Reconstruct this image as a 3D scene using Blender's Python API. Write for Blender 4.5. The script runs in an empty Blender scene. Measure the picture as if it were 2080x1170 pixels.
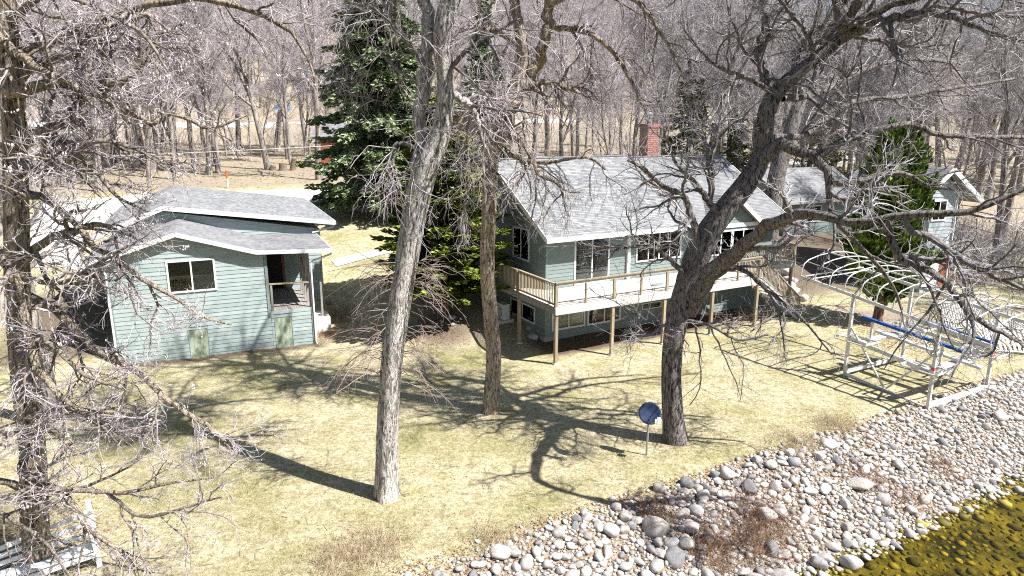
import bpy, math, random
import numpy as np
from math import radians, sin, cos, pi

# ------------------------------------------------------------------ camera, sky, sun, exposure
S = bpy.context.scene
COL = S.collection
FPX, PITCH, CAMH = 1400.0, radians(13.5), 11.3
cam_d = bpy.data.cameras.new('camera')
cam = bpy.data.objects.new('camera', cam_d)
COL.objects.link(cam)
cam.location = (0, 0, CAMH)
cam.rotation_euler = (radians(90) - PITCH, 0, 0)
cam_d.sensor_width = 36.0
cam_d.lens = 36.0 * FPX / 2080.0
cam_d.clip_start, cam_d.clip_end = 0.1, 3000
S.camera = cam

SUN_EL = radians(51)
SUN_DIR = np.array([0.918, -0.396])            # horizontal direction towards the sun
w = bpy.data.worlds.new('World')
S.world = w
w.use_nodes = True
wn = w.node_tree
sky = wn.nodes.new('ShaderNodeTexSky')
sky.sky_type = 'NISHITA'
sky.sun_disc = False
sky.sun_elevation = SUN_EL
sky.sun_rotation = math.atan2(SUN_DIR[0], SUN_DIR[1])
bg = wn.nodes['Background']
bg.inputs['Strength'].default_value = 0.055
wn.links.new(sky.outputs[0], bg.inputs[0])
sun_d = bpy.data.lights.new('sun', 'SUN')
sun_d.energy, sun_d.angle, sun_d.color = 5.0, radians(0.53), (1.0, 0.97, 0.925)
sun = bpy.data.objects.new('sun', sun_d)
COL.objects.link(sun)
sun.location = (60, -30, 80)
sun.rotation_euler = (radians(90) - SUN_EL, 0, math.atan2(SUN_DIR[1], SUN_DIR[0]) + pi / 2)
S.view_settings.view_transform = 'Standard'
S.view_settings.look = 'None'
S.view_settings.exposure = 1.08
S.view_settings.gamma = 1.0
S.view_settings.use_curve_mapping = False
S.cycles.use_denoising = False
S.cycles.filter_width = 1.1
S.cycles.max_bounces = 6
S.cycles.transparent_max_bounces = 12
S.cycles.caustics_reflective = S.cycles.caustics_refractive = False

rng = np.random.default_rng(7)
random.seed(7)

# ------------------------------------------------------------------ measuring: photograph pixels -> places
def ray(x, y):
    a, b = (x - 1040) / FPX, -(y - 585) / FPX
    return np.array([a, cos(PITCH) + b * sin(PITCH), -sin(PITCH) + b * cos(PITCH)])
def at(x, y, Y):
    r = ray(x, y)
    return np.array([0, 0, CAMH]) + r * (Y / r[1])
def atz(x, y, z):
    r = ray(x, y)
    return np.array([0, 0, CAMH]) + r * ((z - CAMH) / r[2])

class Frame:
    def __init__(s, O, ang):
        s.O = np.array([O[0], O[1], 0.0]); s.ang = ang
        s.u = np.array([cos(ang), sin(ang), 0]); s.v = np.array([-sin(ang), cos(ang), 0])
    def W(s, u, v, z):
        return s.O + u * s.u + v * s.v + np.array([0, 0, z])
    def uv(s, p):
        d = np.asarray(p)[..., :2] - s.O[:2]
        return d @ s.u[:2], d @ s.v[:2]
    def left(s, u, v):                    # wall frame facing -u, running from the back towards the front
        return Frame(s.W(u, v, 0), s.ang - pi / 2)
    def right(s, u, v):
        return Frame(s.W(u, v, 0), s.ang + pi / 2)

HA = math.atan2(.48, .877)
HF = Frame((1.75, 34.79), HA)                              # main house
CF = Frame((-18.67, 31.01), math.atan2(.40, .917))         # cabin
LF = Frame((15.2, 29.71), HA)                              # boat lift

VA = np.array([-60, -40, -25, -18.3, -15, -14, -1, 1, 10, 30, 45, 120, 300, 700.])
ZA = np.array([-4, -3.2, -2.3, -1.5, -.15, 0, 0, .1, 2.5, 4.0, 4.8, 8.0, 62, 150.])
VB = np.array([-60, -40, -25, -18.3, -15, -14, 5.8, 7, 15, 30, 45, 120, 300, 700.])
ZB = np.array([-4, -3.2, -2.3, -1.5, -.15, 0, 0, .2, 2.2, 3.7, 4.8, 8.0, 62, 150.])
def ground(x, y):
    x = np.asarray(x, float); y = np.asarray(y, float)
    dx, dy = x - HF.O[0], y - HF.O[1]
    u = dx * HF.u[0] + dy * HF.u[1]; v = dx * HF.v[0] + dy * HF.v[1]
    v2 = v + 0.25 * np.sin(u * .55) * (v < -10)
    a = np.interp(v2, VA, ZA); b = np.interp(v2, VB, ZB)
    t = np.clip((u + 9) / 6, 0, 1); t = t * t * (3 - 2 * t)
    n = .035 * np.sin(x * .9 + 1.3 * np.sin(y * .4)) * np.sin(y * .8 + .7) + .02 * np.sin(x * 2.3 + y * 1.7)
    far = np.clip((v - 40) / 60, 0, 1) * .35 * np.sin(x * .09) * np.sin(y * .07 + 1)
    return b * (1 - t) + a * t + n + far
def G(x, y):
    return float(ground(x, y))

# ------------------------------------------------------------------ materials
def new_mat(name):
    m = bpy.data.materials.new(name); m.use_nodes = True
    return m, m.node_tree, m.node_tree.nodes['Principled BSDF']
def node(t, kind, **kw):
    n = t.nodes.new(kind)
    for k, v in kw.items():
        setattr(n, k, v)
    return n
def coords(t, mode, stretch):
    if mode == 'World':
        g = node(t, 'ShaderNodeNewGeometry'); out = g.outputs['Position']
    else:
        g = node(t, 'ShaderNodeTexCoord'); out = g.outputs[mode]
    mp = node(t, 'ShaderNodeMapping'); mp.inputs['Scale'].default_value = stretch
    t.links.new(out, mp.inputs[0])
    return mp.outputs[0]
def noise(t, vec, scale, detail=4, rough=.6, dist=0):
    n = node(t, 'ShaderNodeTexNoise')
    n.inputs['Scale'].default_value = scale; n.inputs['Detail'].default_value = detail
    n.inputs['Roughness'].default_value = rough; n.inputs['Distortion'].default_value = dist
    t.links.new(vec, n.inputs['Vector'])
    return n.outputs[0]
def ramp(t, fac, stops):
    r = node(t, 'ShaderNodeValToRGB')
    e = r.color_ramp.elements
    while len(e) < len(stops):
        e.new(.5)
    for el, (p, c) in zip(e, stops):
        el.position = p; el.color = (*c, 1)
    t.links.new(fac, r.inputs[0])
    return r.outputs[0]
def mix(t, fac, a, b, mode='MIX'):
    m = node(t, 'ShaderNodeMix', data_type='RGBA', blend_type=mode)
    for s, v in ((0, fac), (6, a), (7, b)):
        if isinstance(v, (int, float)):
            m.inputs[s].default_value = v
        elif isinstance(v, tuple):
            m.inputs[s].default_value = (*v, 1)
        else:
            t.links.new(v, m.inputs[s])
    return m.outputs[2]
def bump(t, b, h, strength, dist):
    n = node(t, 'ShaderNodeBump')
    n.inputs['Strength'].default_value = strength; n.inputs['Distance'].default_value = dist
    t.links.new(h, n.inputs['Height']); t.links.new(n.outputs[0], b.inputs['Normal'])
def simple(name, stops, scale=3, detail=5, rough=.8, mode='Object', stretch=(1, 1, 1), bmp=None, island=None, obj=None, metal=0, spec=.3):
    m, t, b = new_mat(name)
    vec = coords(t, mode, stretch)
    c = ramp(t, noise(t, vec, scale, detail), stops)
    if island:
        g = node(t, 'ShaderNodeNewGeometry')
        c = mix(t, 1.0, c, ramp(t, g.outputs['Random Per Island'], island), 'MULTIPLY')
    if obj:
        o = node(t, 'ShaderNodeObjectInfo')
        c = mix(t, 1.0, c, ramp(t, o.outputs['Random'], obj), 'MULTIPLY')
    t.links.new(c, b.inputs['Base Color'])
    b.inputs['Roughness'].default_value = rough
    b.inputs['Metallic'].default_value = metal
    b.inputs['Specular IOR Level'].default_value = spec
    if bmp:
        bump(t, b, noise(t, vec, bmp[0], 6, .65), bmp[1], bmp[2])
    return m
def bark_mat(name, dark, light, lichen=None, lich_amt=.55, scale=15, lich_scale=1.3):
    m, t, b = new_mat(name)
    vec = coords(t, 'Object', (1, 1, .2))
    n = noise(t, vec, scale, 3, .6, 1.2)
    n2 = noise(t, coords(t, 'Object', (1, 1, .45)), scale * 3.2, 5, .7, .5)
    mid = tuple(.5 * (x + y) for x, y in zip(dark, light))
    c = ramp(t, n, [(.38, dark), (.47, mid), (.56, light)])
    c = mix(t, 1.0, c, ramp(t, n2, [(.35, (.5, .48, .46)), (.6, (1.15, 1.13, 1.1))]), 'MULTIPLY')
    v2 = coords(t, 'Object', (1, 1, .5))
    big = noise(t, v2, .9, 4)
    c = mix(t, 1.0, c, ramp(t, big, [(.3, (.75, .73, .72)), (.7, (1.12, 1.1, 1.08))]), 'MULTIPLY')
    if lichen:
        ln = noise(t, v2, lich_scale, 6, .7)
        c = mix(t, ramp(t, ln, [(lich_amt, (0, 0, 0)), (lich_amt + .12, (.75, .75, .75))]), c, lichen)
    t.links.new(c, b.inputs['Base Color'])
    b.inputs['Roughness'].default_value = .95; b.inputs['Specular IOR Level'].default_value = .15
    h = node(t, 'ShaderNodeMath', operation='ADD'); t.links.new(n, h.inputs[0]); t.links.new(n2, h.inputs[1])
    bump(t, b, h.outputs[0], 1.0, .05)
    return m
WHITE1 = [(0, (1, 1, 1)), (1, (1, 1, 1))]

M = {}
M['bark_pale'] = bark_mat('pale furrowed bark', (.17, .16, .155), (.80, .78, .77), (.42, .30, .10), .67)
M['bark_ochre'] = bark_mat('ochre lichen bark', (.11, .09, .07), (.62, .55, .46), (.44, .32, .12), .54)
M['bark_dark'] = bark_mat('dark furrowed bark', (.05, .046, .046), (.37, .345, .34), (.48, .46, .45), .66)
M['bark_tan'] = bark_mat('tan ridged bark', (.10, .085, .07), (.58, .51, .41), (.46, .40, .19), .60)
M['bark_wood'] = bark_mat('wood trunk bark', (.10, .09, .085), (.44, .41, .395), scale=6)
M['bark_red'] = bark_mat('reddish cedar bark', (.08, .05, .035), (.33, .22, .17), scale=8)
M['branch'] = simple('branch bark', [(.35, (.06, .055, .055)), (.65, (.27, .25, .25))], 14, bmp=(30, .5, .02), rough=.9)
M['branch_tan'] = simple('tan branch bark', [(.35, (.07, .06, .05)), (.65, (.33, .29, .24))], 12, bmp=(30, .5, .02), rough=.9)
M['twig'] = simple('pale twig bark', [(.3, (.34, .305, .315)), (.7, (.60, .56, .585))], 2.5, rough=.7, island=[(0, (.55, .5, .5)), (1, (1.1, 1.1, 1.1))])
M['twig_dark'] = simple('grey twig bark', [(.3, (.28, .26, .27)), (.7, (.56, .54, .56))], 2.5, rough=.7, island=[(0, (.45, .42, .42)), (1, (1.15, 1.15, 1.15))])
M['twig_wood'] = simple('mauve wood twigs', [(.3, (.36, .345, .355)), (.7, (.66, .645, .665))], .6, rough=.8, island=[(0, (.4, .36, .36)), (1, (1.25, 1.2, 1.2))])
M['bud'] = simple('pale buds', [(.3, (.6, .52, .48)), (.7, (.75, .7, .68))], 2)
M['siding'] = simple('sage green siding', [(.3, (.19, .235, .225)), (.7, (.23, .28, .268))], 1.6, 5, .6, island=None, obj=[(0, (.88, .9, .9)), (1, (1.06, 1.05, 1.05))], bmp=(40, .08, .01), stretch=(1, 1, 3))
M['siding_aged'] = simple('aged blue green siding', [(.3, (.31, .375, .37)), (.7, (.37, .44, .433))], 1.2, 6, .65, obj=[(0, (.9, .9, .9)), (1, (1.06, 1.06, 1.06))], bmp=(40, .1, .01), stretch=(1, 1, 3))
M['hatch'] = simple('peeling hatch paint', [(.38, (.15, .19, .13)), (.52, (.32, .38, .29)), (.66, (.46, .48, .37))], 5, 8, .8, bmp=(20, .3, .01), stretch=(1, 1, .5))
M['white'] = simple('white painted trim', [(.3, (.70, .72, .73)), (.7, (.80, .81, .81))], 2, rough=.5)
M['shingle'] = simple('grey asphalt shingles', [(.3, (.22, .228, .235)), (.7, (.30, .303, .308))], 1.1, 8, .9, island=[(0, (.66, .68, .72)), (.5, (.97, .97, .97)), (1, (1.2, 1.19, 1.17))], bmp=(160, .5, .01))
M['shingle_dark'] = simple('slate grey shingles', [(.3, (.18, .185, .195)), (.7, (.28, .28, .29))], 1.0, 8, .9, island=[(0, (.8, .8, .82)), (1, (1.15, 1.15, 1.13))], bmp=(160, .5, .01))
M['roof_deck'] = simple('roof edge', [(.3, (.2, .2, .2)), (.7, (.26, .26, .26))], 4)
M['deck'] = simple('weathered grey deck boards', [(.3, (.52, .49, .45)), (.7, (.66, .63, .58))], 3, 6, .85, stretch=(1, 1, 1), obj=[(0, (.85, .84, .82)), (1, (1.08, 1.07, 1.05))], bmp=(60, .3, .01))
M['deck_paint'] = simple('pale deck fascia', [(.3, (.46, .445, .42)), (.7, (.62, .60, .57))], 2, 8, .7)
M['lumber'] = simple('tan treated lumber', [(.3, (.26, .21, .14)), (.7, (.42, .35, .25))], 6, 6, .85, stretch=(1, 1, .25), obj=[(0, (.85, .85, .85)), (1, (1.1, 1.1, 1.1))], bmp=(50, .3, .01))
M['lumber_grey'] = simple('grey weathered lumber', [(.3, (.24, .22, .20)), (.7, (.38, .36, .33))], 6, 6, .85, stretch=(1, 1, .25), obj=[(0, (.85, .85, .85)), (1, (1.1, 1.1, 1.1))])
M['dark'] = simple('painted interior dark', [(.3, (.012, .012, .014)), (.7, (.03, .03, .032))], 1.5)  # near-black colour standing in for unlit interiors
M['jamb'] = simple('brown door jamb', [(.3, (.16, .09, .04)), (.7, (.26, .15, .07))], 6)
M['curtain'] = simple('pale curtain', [(.3, (.45, .50, .42)), (.7, (.62, .66, .56))], 3)
M['blind'] = simple('grey blind', [(.3, (.20, .23, .24)), (.7, (.28, .31, .32))], 3)
M['alum'] = simple('aluminium tube', [(.3, (.50, .505, .51)), (.7, (.68, .68, .675))], 3, 6, .42, metal=.25, bmp=(30, .05, .01))
M['blue'] = simple('blue bunk carpet', [(.3, (.02, .07, .24)), (.7, (.035, .11, .34))], 12, rough=.9)
M['red'] = simple('red tape', [(.3, (.5, .08, .08)), (.7, (.6, .12, .1))], 4)
M['orange'] = simple('orange marker', [(.3, (.75, .10, .02)), (.7, (.85, .15, .03))], 4)
M['concrete'] = simple('pale concrete', [(.3, (.60, .57, .53)), (.7, (.72, .69, .65))], 1.2, 8, .9, 'World', bmp=(30, .2, .01))
M['asphalt_pale'] = simple('pale gravel road', [(.3, (.40, .38, .36)), (.7, (.55, .53, .50))], .8, 8, .95, 'World')
M['brick'] = simple('orange red brick', [(.3, (.34, .10, .05)), (.7, (.50, .19, .10))], 6, rough=.9, island=[(0, (.7, .7, .7)), (1, (1.15, 1.1, 1.1))])
M['brick_pink'] = simple('pinkish red brick', [(.3, (.30, .14, .115)), (.7, (.48, .28, .24))], 6, rough=.9, obj=[(0, (.75, .75, .75)), (1, (1.2, 1.15, 1.15))], bmp=(40, .3, .01))
M['mortar'] = simple('mortar', [(.3, (.34, .31, .28)), (.7, (.42, .39, .36))], 8)
M['house_white'] = simple('white cottage siding', [(.3, (.36, .40, .44)), (.7, (.46, .50, .53))], 2)
M['dish'] = simple('slate blue dish', [(.35, (.010, .018, .05)), (.65, (.045, .07, .14))], 2.2, 6, .45, spec=.35)
M['steel'] = simple('galvanised steel', [(.3, (.30, .31, .32)), (.7, (.42, .43, .43))], 6, rough=.45, metal=.5)
M['stump'] = simple('cut wood', [(.3, (.10, .08, .06)), (.7, (.26, .21, .16))], 8)
M['tarp'] = simple('blue tarp', [(.3, (.05, .22, .55)), (.7, (.12, .36, .7))], 2, rough=.5)
ROCKC = [(0, (.40, .40, .43)), (.1, (.62, .62, .65)), (.25, (.98, .95, .93)), (.5, (1.06, 1.03, 1.0)), (.65, (.90, .83, .80)), (.8, (1.15, 1.12, 1.1)), (.92, (.74, .67, .63)), (1, (.90, .92, .97))]
M['rock'] = simple('granite boulders', [(.28, (.27, .26, .25)), (.5, (.46, .445, .43)), (.72, (.64, .625, .61))], 9, 10, .92, obj=ROCKC, bmp=(14, .45, .03))
M['rock_many'] = simple('granite cobbles', [(.28, (.27, .26, .25)), (.5, (.46, .445, .43)), (.72, (.64, .625, .61))], 9, 10, .92, island=ROCKC, bmp=(14, .4, .02))
M['rock_wet'] = simple('algae covered stones', [(.36, (.045, .042, .012)), (.5, (.20, .165, .038)), (.64, (.42, .34, .085))], .55, 9, .8, island=[(0, (.40, .42, .38)), (.6, (.9, .9, .85)), (1, (1.35, 1.3, 1.2))], bmp=(14, .4, .02))
M['leaf'] = simple('fallen leaves', [(.3, (.20, .12, .06)), (.7, (.38, .26, .15))], 1, island=[(0, (.55, .5, .45)), (1, (1.35, 1.3, 1.25))])
M['straw'] = simple('dry grass blades', [(.35, (.33, .28, .15)), (.55, (.56, .49, .32)), (.7, (.74, .68, .51))], .5, 5, .8, 'World', island=[(0, (.45, .45, .38)), (.6, (.95, .94, .92)), (1, (1.2, 1.18, 1.15))])
M['green_blade'] = simple('new grass blades', [(.3, (.13, .155, .04)), (.7, (.33, .33, .12))], .6, 5, .8, 'World', island=[(0, (.7, .7, .6)), (1, (1.2, 1.2, 1.1))])
M['brush'] = simple('dry brush stems', [(.3, (.22, .13, .08)), (.7, (.42, .29, .20))], 1.5, island=[(0, (.55, .5, .5)), (1, (1.4, 1.35, 1.3))])
M['sprout'] = simple('brown sprouts', [(.3, (.20, .15, .125)), (.7, (.40, .33, .30))], 1.5, island=[(0, (.6, .6, .6)), (1, (1.3, 1.3, 1.3))])
M['brush_pale'] = simple('pale dry grass stems', [(.3, (.42, .34, .22)), (.7, (.60, .52, .38))], 1.5, island=[(0, (.6, .55, .5)), (1, (1.2, 1.2, 1.15))])
def foliage(name, dark, mid, tip):
    m, t, b = new_mat(name)
    g = node(t, 'ShaderNodeNewGeometry')
    c = ramp(t, g.outputs['Random Per Island'], [(0, dark), (.55, mid), (1, tip)])
    vec = coords(t, 'Object', (1, 1, 1))
    c = mix(t, 1.0, c, ramp(t, noise(t, vec, .8, 4), [(.3, (.65, .65, .7)), (.7, (1.25, 1.25, 1.1))]), 'MULTIPLY')
    t.links.new(c, b.inputs['Base Color'])
    b.inputs['Roughness'].default_value = .65; b.inputs['Specular IOR Level'].default_value = .25
    return m
M['spruce'] = foliage('spruce needles', (.05, .08, .032), (.19, .245, .12), (.46, .53, .33))
M['yew'] = foliage('yellow green needles', (.045, .08, .016), (.18, .23, .038), (.44, .46, .09))
M['cedar'] = foliage('cedar sprays', (.035, .075, .015), (.135, .215, .04), (.32, .42, .10))
M['pine'] = foliage('olive pine needles', (.05, .07, .03), (.15, .18, .075), (.28, .30, .13))

def glass_mat(name, tint, refl):
    m, t, b = new_mat(name)
    t.nodes.remove(b)
    tr = node(t, 'ShaderNodeBsdfTransparent'); tr.inputs[0].default_value = (*tint, 1)
    gl = node(t, 'ShaderNodeBsdfGlossy'); gl.inputs['Roughness'].default_value = .02
    fr = node(t, 'ShaderNodeFresnel'); fr.inputs[0].default_value = refl
    mx = node(t, 'ShaderNodeMixShader')
    t.links.new(fr.outputs[0], mx.inputs[0]); t.links.new(tr.outputs[0], mx.inputs[1]); t.links.new(gl.outputs[0], mx.inputs[2])
    t.links.new(mx.outputs[0], t.nodes['Material Output'].inputs[0])
    return m, t, gl, fr
M['glass'] = glass_mat('window glass', (.72, .76, .78), 1.6)[0]
wm, wt, wg, wfr = glass_mat('lake water', (.82, .78, .40), 1.33)
vec = coords(wt, 'World', (1, 1, 1))
wb = node(wt, 'ShaderNodeBump'); wb.inputs['Strength'].default_value = .9; wb.inputs['Distance'].default_value = .05
wt.links.new(noise(wt, vec, 3.2, 4, .55, .8), wb.inputs['Height'])
wt.links.new(wb.outputs[0], wg.inputs['Normal']); wt.links.new(wb.outputs[0], wfr.inputs['Normal'])
M['water'] = wm

# ground: zones come from attributes for soil cover and, in places, painted shade
gm, t, b = new_mat('lawn and soil')
vec = coords(t, 'World', (1, 1, 1))
def attr(t, nm):
    a = node(t, 'ShaderNodeAttribute'); a.attribute_name = nm
    return a.outputs['Fac']
f1_ = noise(t, vec, 30, 6, .8); f2_ = noise(t, vec, 7, 6, .75)
fm_ = node(t, 'ShaderNodeMath', operation='MULTIPLY_ADD'); t.links.new(f2_, fm_.inputs[0]); fm_.inputs[1].default_value = .55
fn_ = node(t, 'ShaderNodeMath', operation='MULTIPLY'); t.links.new(f1_, fn_.inputs[0]); fn_.inputs[1].default_value = .45
t.links.new(fn_.outputs[0], fm_.inputs[2]); fine = fm_.outputs[0]
straw = ramp(t, fine, [(.36, (.16, .13, .075)), (.48, (.43, .375, .245)), (.61, (.72, .66, .50))])
grn = ramp(t, fine, [(.36, (.085, .095, .03)), (.6, (.35, .335, .14))])
patch = noise(t, vec, .42, 7, .65, .4)
gfac = ramp(t, patch, [(.44, (0, 0, 0)), (.66, (.8, .8, .8))])
c = mix(t, gfac, straw, grn)
c = mix(t, attr(t, 'green'), c, grn)
pale = noise(t, vec, 1.7, 6, .7)
c = mix(t, ramp(t, pale, [(.5, (0, 0, 0)), (.68, (.6, .6, .6))]), c, ramp(t, fine, [(.3, (.40, .33, .19)), (.7, (.72, .64, .44))]))
thatch = noise(t, vec, 2.6, 7, .75, .6)
c = mix(t, ramp(t, thatch, [(.40, (.75, .75, .75)), (.52, (0, 0, 0))]), c, ramp(t, fine, [(.36, (.12, .10, .045)), (.6, (.40, .35, .19))]))
lit = ramp(t, noise(t, vec, 14, 8, .8), [(.34, (.10, .08, .06)), (.5, (.30, .25, .19)), (.66, (.52, .45, .36))])
c = mix(t, attr(t, 'litter'), c, lit)
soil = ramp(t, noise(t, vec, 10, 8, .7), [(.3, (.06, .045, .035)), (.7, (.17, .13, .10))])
c = mix(t, attr(t, 'dirt_shade'), c, soil)  # soil tone, also used where shade is painted on the ground
wet = ramp(t, noise(t, vec, .7, 9, .75), [(.38, (.035, .034, .010)), (.62, (.30, .245, .055))])
c = mix(t, attr(t, 'lake'), c, wet)
t.links.new(c, b.inputs['Base Color'])
b.inputs['Roughness'].default_value = .95; b.inputs['Specular IOR Level'].default_value = .1
bump(t, b, noise(t, vec, 40, 8, .8), .8, .04)
M['ground'] = gm

# ------------------------------------------------------------------ mesh and object helpers
class MB:
    """Collects boxes, beams, prisms, tubes and raw arrays; build() links them as one mesh object."""
    def __init__(s):
        s.V = []; s.F = []; s.n = 0
    def add(s, V, F):
        V = np.asarray(V, float).reshape(-1, 3); F = np.asarray(F, np.int64)
        s.V.append(V); s.F.append(F + s.n); s.n += len(V)
    BOXF = [(0, 1, 3, 2), (4, 6, 7, 5), (0, 4, 5, 1), (2, 3, 7, 6), (0, 2, 6, 4), (1, 5, 7, 3)]
    def hexa(s, P):                                  # 8 corners ordered by (a, b, c) bits
        s.add(P, s.BOXF)
    def fbox(s, F, u, v, z):
        s.hexa([F.W(a, b_, c_) for a in u for b_ in v for c_ in z])
    def beam(s, p0, p1, wd, ht, up=(0, 0, 1)):
        p0 = np.array(p0, float); p1 = np.array(p1, float); d = p1 - p0; d /= np.linalg.norm(d)
        up = np.array(up, float)
        if abs(d @ up) > .98:
            up = HF.u
        sd = np.cross(d, up); sd /= np.linalg.norm(sd); u2 = np.cross(sd, d)
        s.hexa([p + a * sd * wd / 2 + c_ * u2 * ht / 2 for p in (p0, p1) for a in (-1, 1) for c_ in (-1, 1)])
    def prism(s, poly, ext):                         # extrude a planar polygon
        poly = np.array(poly, float); n = len(poly); V = np.vstack([poly, poly + np.array(ext)])
        for i in range(n):
            j = (i + 1) % n
            s.add([V[i], V[j], V[n + j], V[n + i]], [(0, 1, 2, 3)])
        for k in range(1, n - 1):
            s.add([V[0], V[k + 1], V[k]], [(0, 1, 2)]); s.add([V[n], V[n + k], V[n + k + 1]], [(0, 1, 2)])
    def tube(s, P, R, k=8, cap=True):
        P = np.asarray(P, float)[None]; R = np.broadcast_to(np.asarray(R, float), (P.shape[1],))[None]
        s.tubes(P, R, k)
        if cap:
            n = P.shape[1]
            base = s.V[-1]; off = s.n - len(base)
            for ring, rev in ((0, 1), (n - 1, 0)):
                c_ = base[ring * k:(ring + 1) * k].mean(0)
                V = np.vstack([base[ring * k:(ring + 1) * k], c_])
                s.add(V, [((j + 1) % k, j, k) if rev else (j, (j + 1) % k, k) for j in range(k)])
    def tubes(s, P, R, k=3, ridge=None):
        """P (N, n, 3) centre lines, R (N, n) radii -> N tubes of k sides."""
        N, n, _ = P.shape
        T = np.empty_like(P); T[:, 1:-1] = P[:, 2:] - P[:, :-2]; T[:, 0] = P[:, 1] - P[:, 0]; T[:, -1] = P[:, -1] - P[:, -2]
        T /= np.linalg.norm(T, axis=2, keepdims=True) + 1e-9
        ref = np.where(np.abs(T[:, 0, 2:3]) > .9, np.array([[1., 0, 0]]), np.array([[0, 0, 1.]]))
        A = np.cross(T[:, 0], ref); A /= np.linalg.norm(A, axis=1, keepdims=True) + 1e-9
        th = np.arange(k) * 2 * pi / k
        out = np.empty((N, n, k, 3))
        for i in range(n):
            A = A - (A * T[:, i]).sum(1, keepdims=True) * T[:, i]; A /= np.linalg.norm(A, axis=1, keepdims=True) + 1e-9
            B = np.cross(T[:, i], A)
            r = R[:, i, None] * (np.ones((1, k)) if ridge is None else ridge[None, i])
            out[:, i] = P[:, i, None] + r[..., None] * (np.cos(th)[None, :, None] * A[:, None] + np.sin(th)[None, :, None] * B[:, None])
        idx = np.arange(N * n * k).reshape(N, n, k)
        a = idx[:, :-1]; b_ = idx[:, 1:]
        F = np.stack([a, np.roll(a, -1, 2), np.roll(b_, -1, 2), b_], -1).reshape(-1, 4)
        s.add(out.reshape(-1, 3), F)
    def mesh(s, name, org=(0, 0, 0), smooth=False):
        V = np.vstack(s.V) - np.array(org, float)
        me = bpy.data.meshes.new(name)
        me.vertices.add(len(V)); me.vertices.foreach_set('co', V.astype(np.float32).ravel())
        loops = np.concatenate([f.ravel() for f in s.F]); tot = np.concatenate([np.full(len(f), f.shape[1]) for f in s.F])
        me.loops.add(len(loops)); me.loops.foreach_set('vertex_index', loops.astype(np.int32))
        me.polygons.add(len(tot)); me.polygons.foreach_set('loop_start', (np.cumsum(tot) - tot).astype(np.int32))
        me.polygons.foreach_set('use_smooth', np.full(len(tot), bool(smooth)))
        me.update(calc_edges=True)
        return me
    def build(s, name, mat, parent=None, smooth=False, kind=None):
        return put(s.mesh(name, ORG.get(root_of(parent), (0, 0, 0)), smooth), name, mat, parent, kind)

ORG = {}                                             # world origin of each thing's Empty
def root_of(o):
    while o is not None and o.parent is not None:
        o = o.parent
    return o.name if o is not None else None
def put(me, name, mat, parent=None, kind=None, loc=None, rz=0):
    o = bpy.data.objects.new(name, me)
    if mat is not None and not me.materials:
        me.materials.append(M[mat])
    COL.objects.link(o)
    if loc is not None:
        o.location = tuple(np.array(loc, float) - np.array(ORG.get(root_of(parent), (0, 0, 0)), float)); o.rotation_euler.z = rz
    if parent is not None:
        o.parent = parent
    if kind:
        o['kind'] = kind
    return o
def tag(o, label=None, cat=None, group=None, kind=None):
    for k, v in (('label', label), ('category', cat), ('group', group), ('kind', kind)):
        if v:
            o[k] = v
    return o
def thing(name, label, cat, loc, group=None):
    o = bpy.data.objects.new(name, None); COL.objects.link(o); o.location = tuple(loc)
    o.empty_display_size = .3
    ORG[o.name] = tuple(loc)
    return tag(o, label, cat, group)
def single(mb, name, mat, label, cat, loc, group=None, smooth=False):
    o = put(mb.mesh(name, loc, smooth), name, mat); o.location = tuple(loc)
    return tag(o, label, cat, group)
def copy_tree(o, loc, rz, sc, label, group=None):
    r = o.copy(); COL.objects.link(r); r.location = loc; r.rotation_euler = (0, 0, rz); r.scale = sc
    r['label'] = label
    if group:
        r['group'] = group
    for ch in o.children:
        c_ = ch.copy(); COL.objects.link(c_); c_.parent = r
    return r

# ------------------------------------------------------------------ the setting: ground, lake, road
gx = np.concatenate([np.linspace(-700, -60, 26)[:-1], np.linspace(-60, -24, 40)[:-1], np.arange(-24, 34, .45), np.linspace(34, 80, 44)[1:], np.linspace(80, 700, 26)[1:]])
gy = np.concatenate([np.linspace(-300, -10, 12)[:-1], np.linspace(-10, 10, 24)[:-1], np.arange(10, 48, .45), np.linspace(48, 110, 80)[1:], np.linspace(110, 900, 50)[1:]])
XX, YY = np.meshgrid(gx, gy)
ZZ = ground(XX, YY)
nx, ny = len(gx), len(gy)
mb = MB()
idx = np.arange(nx * ny).reshape(ny, nx)
mb.add(np.stack([XX, YY, ZZ], -1).reshape(-1, 3), np.stack([idx[:-1, :-1], idx[:-1, 1:], idx[1:, 1:], idx[1:, :-1]], -1).reshape(-1, 4))
me = mb.mesh('ground', smooth=True)
PX, PY = XX.ravel(), YY.ravel()
U, V = HF.uv(np.stack([PX, PY], -1))
CU, CV = CF.uv(np.stack([PX, PY], -1))
def wob(x, y, s):
    return np.sin(x * s + 2 * np.sin(y * s * .7)) * np.sin(y * s * 1.1 + 1.3 * np.sin(x * s * .6 + 1))
def sm(a, lo, hi):
    t_ = np.clip((a - lo) / (hi - lo), 0, 1); return t_ * t_ * (3 - 2 * t_)
litter = sm(-V + .35 * wob(PX, PY, .8), 14.3, 14.9)
litter = np.maximum(litter, sm(V, 43.5, 48) * (.80 + .20 * wob(PX, PY, .12)))
litter = np.maximum(litter, sm(-((PX + 13.5) ** 2 + (PY - 14.6) ** 2), -6, -1) * .8)
litter = np.maximum(litter, sm(-np.hypot(U - 20, V + 6) + 1.3 * wob(PX, PY, .9), -3.2, -1.0))
litter = np.maximum(litter, sm(-np.hypot(U + 3.8, V - 4.4), -4.6, -2) * .8)
litter = np.maximum(litter, sm(U, 17, 24) * sm(V, -2, 6) * .8)
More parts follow.
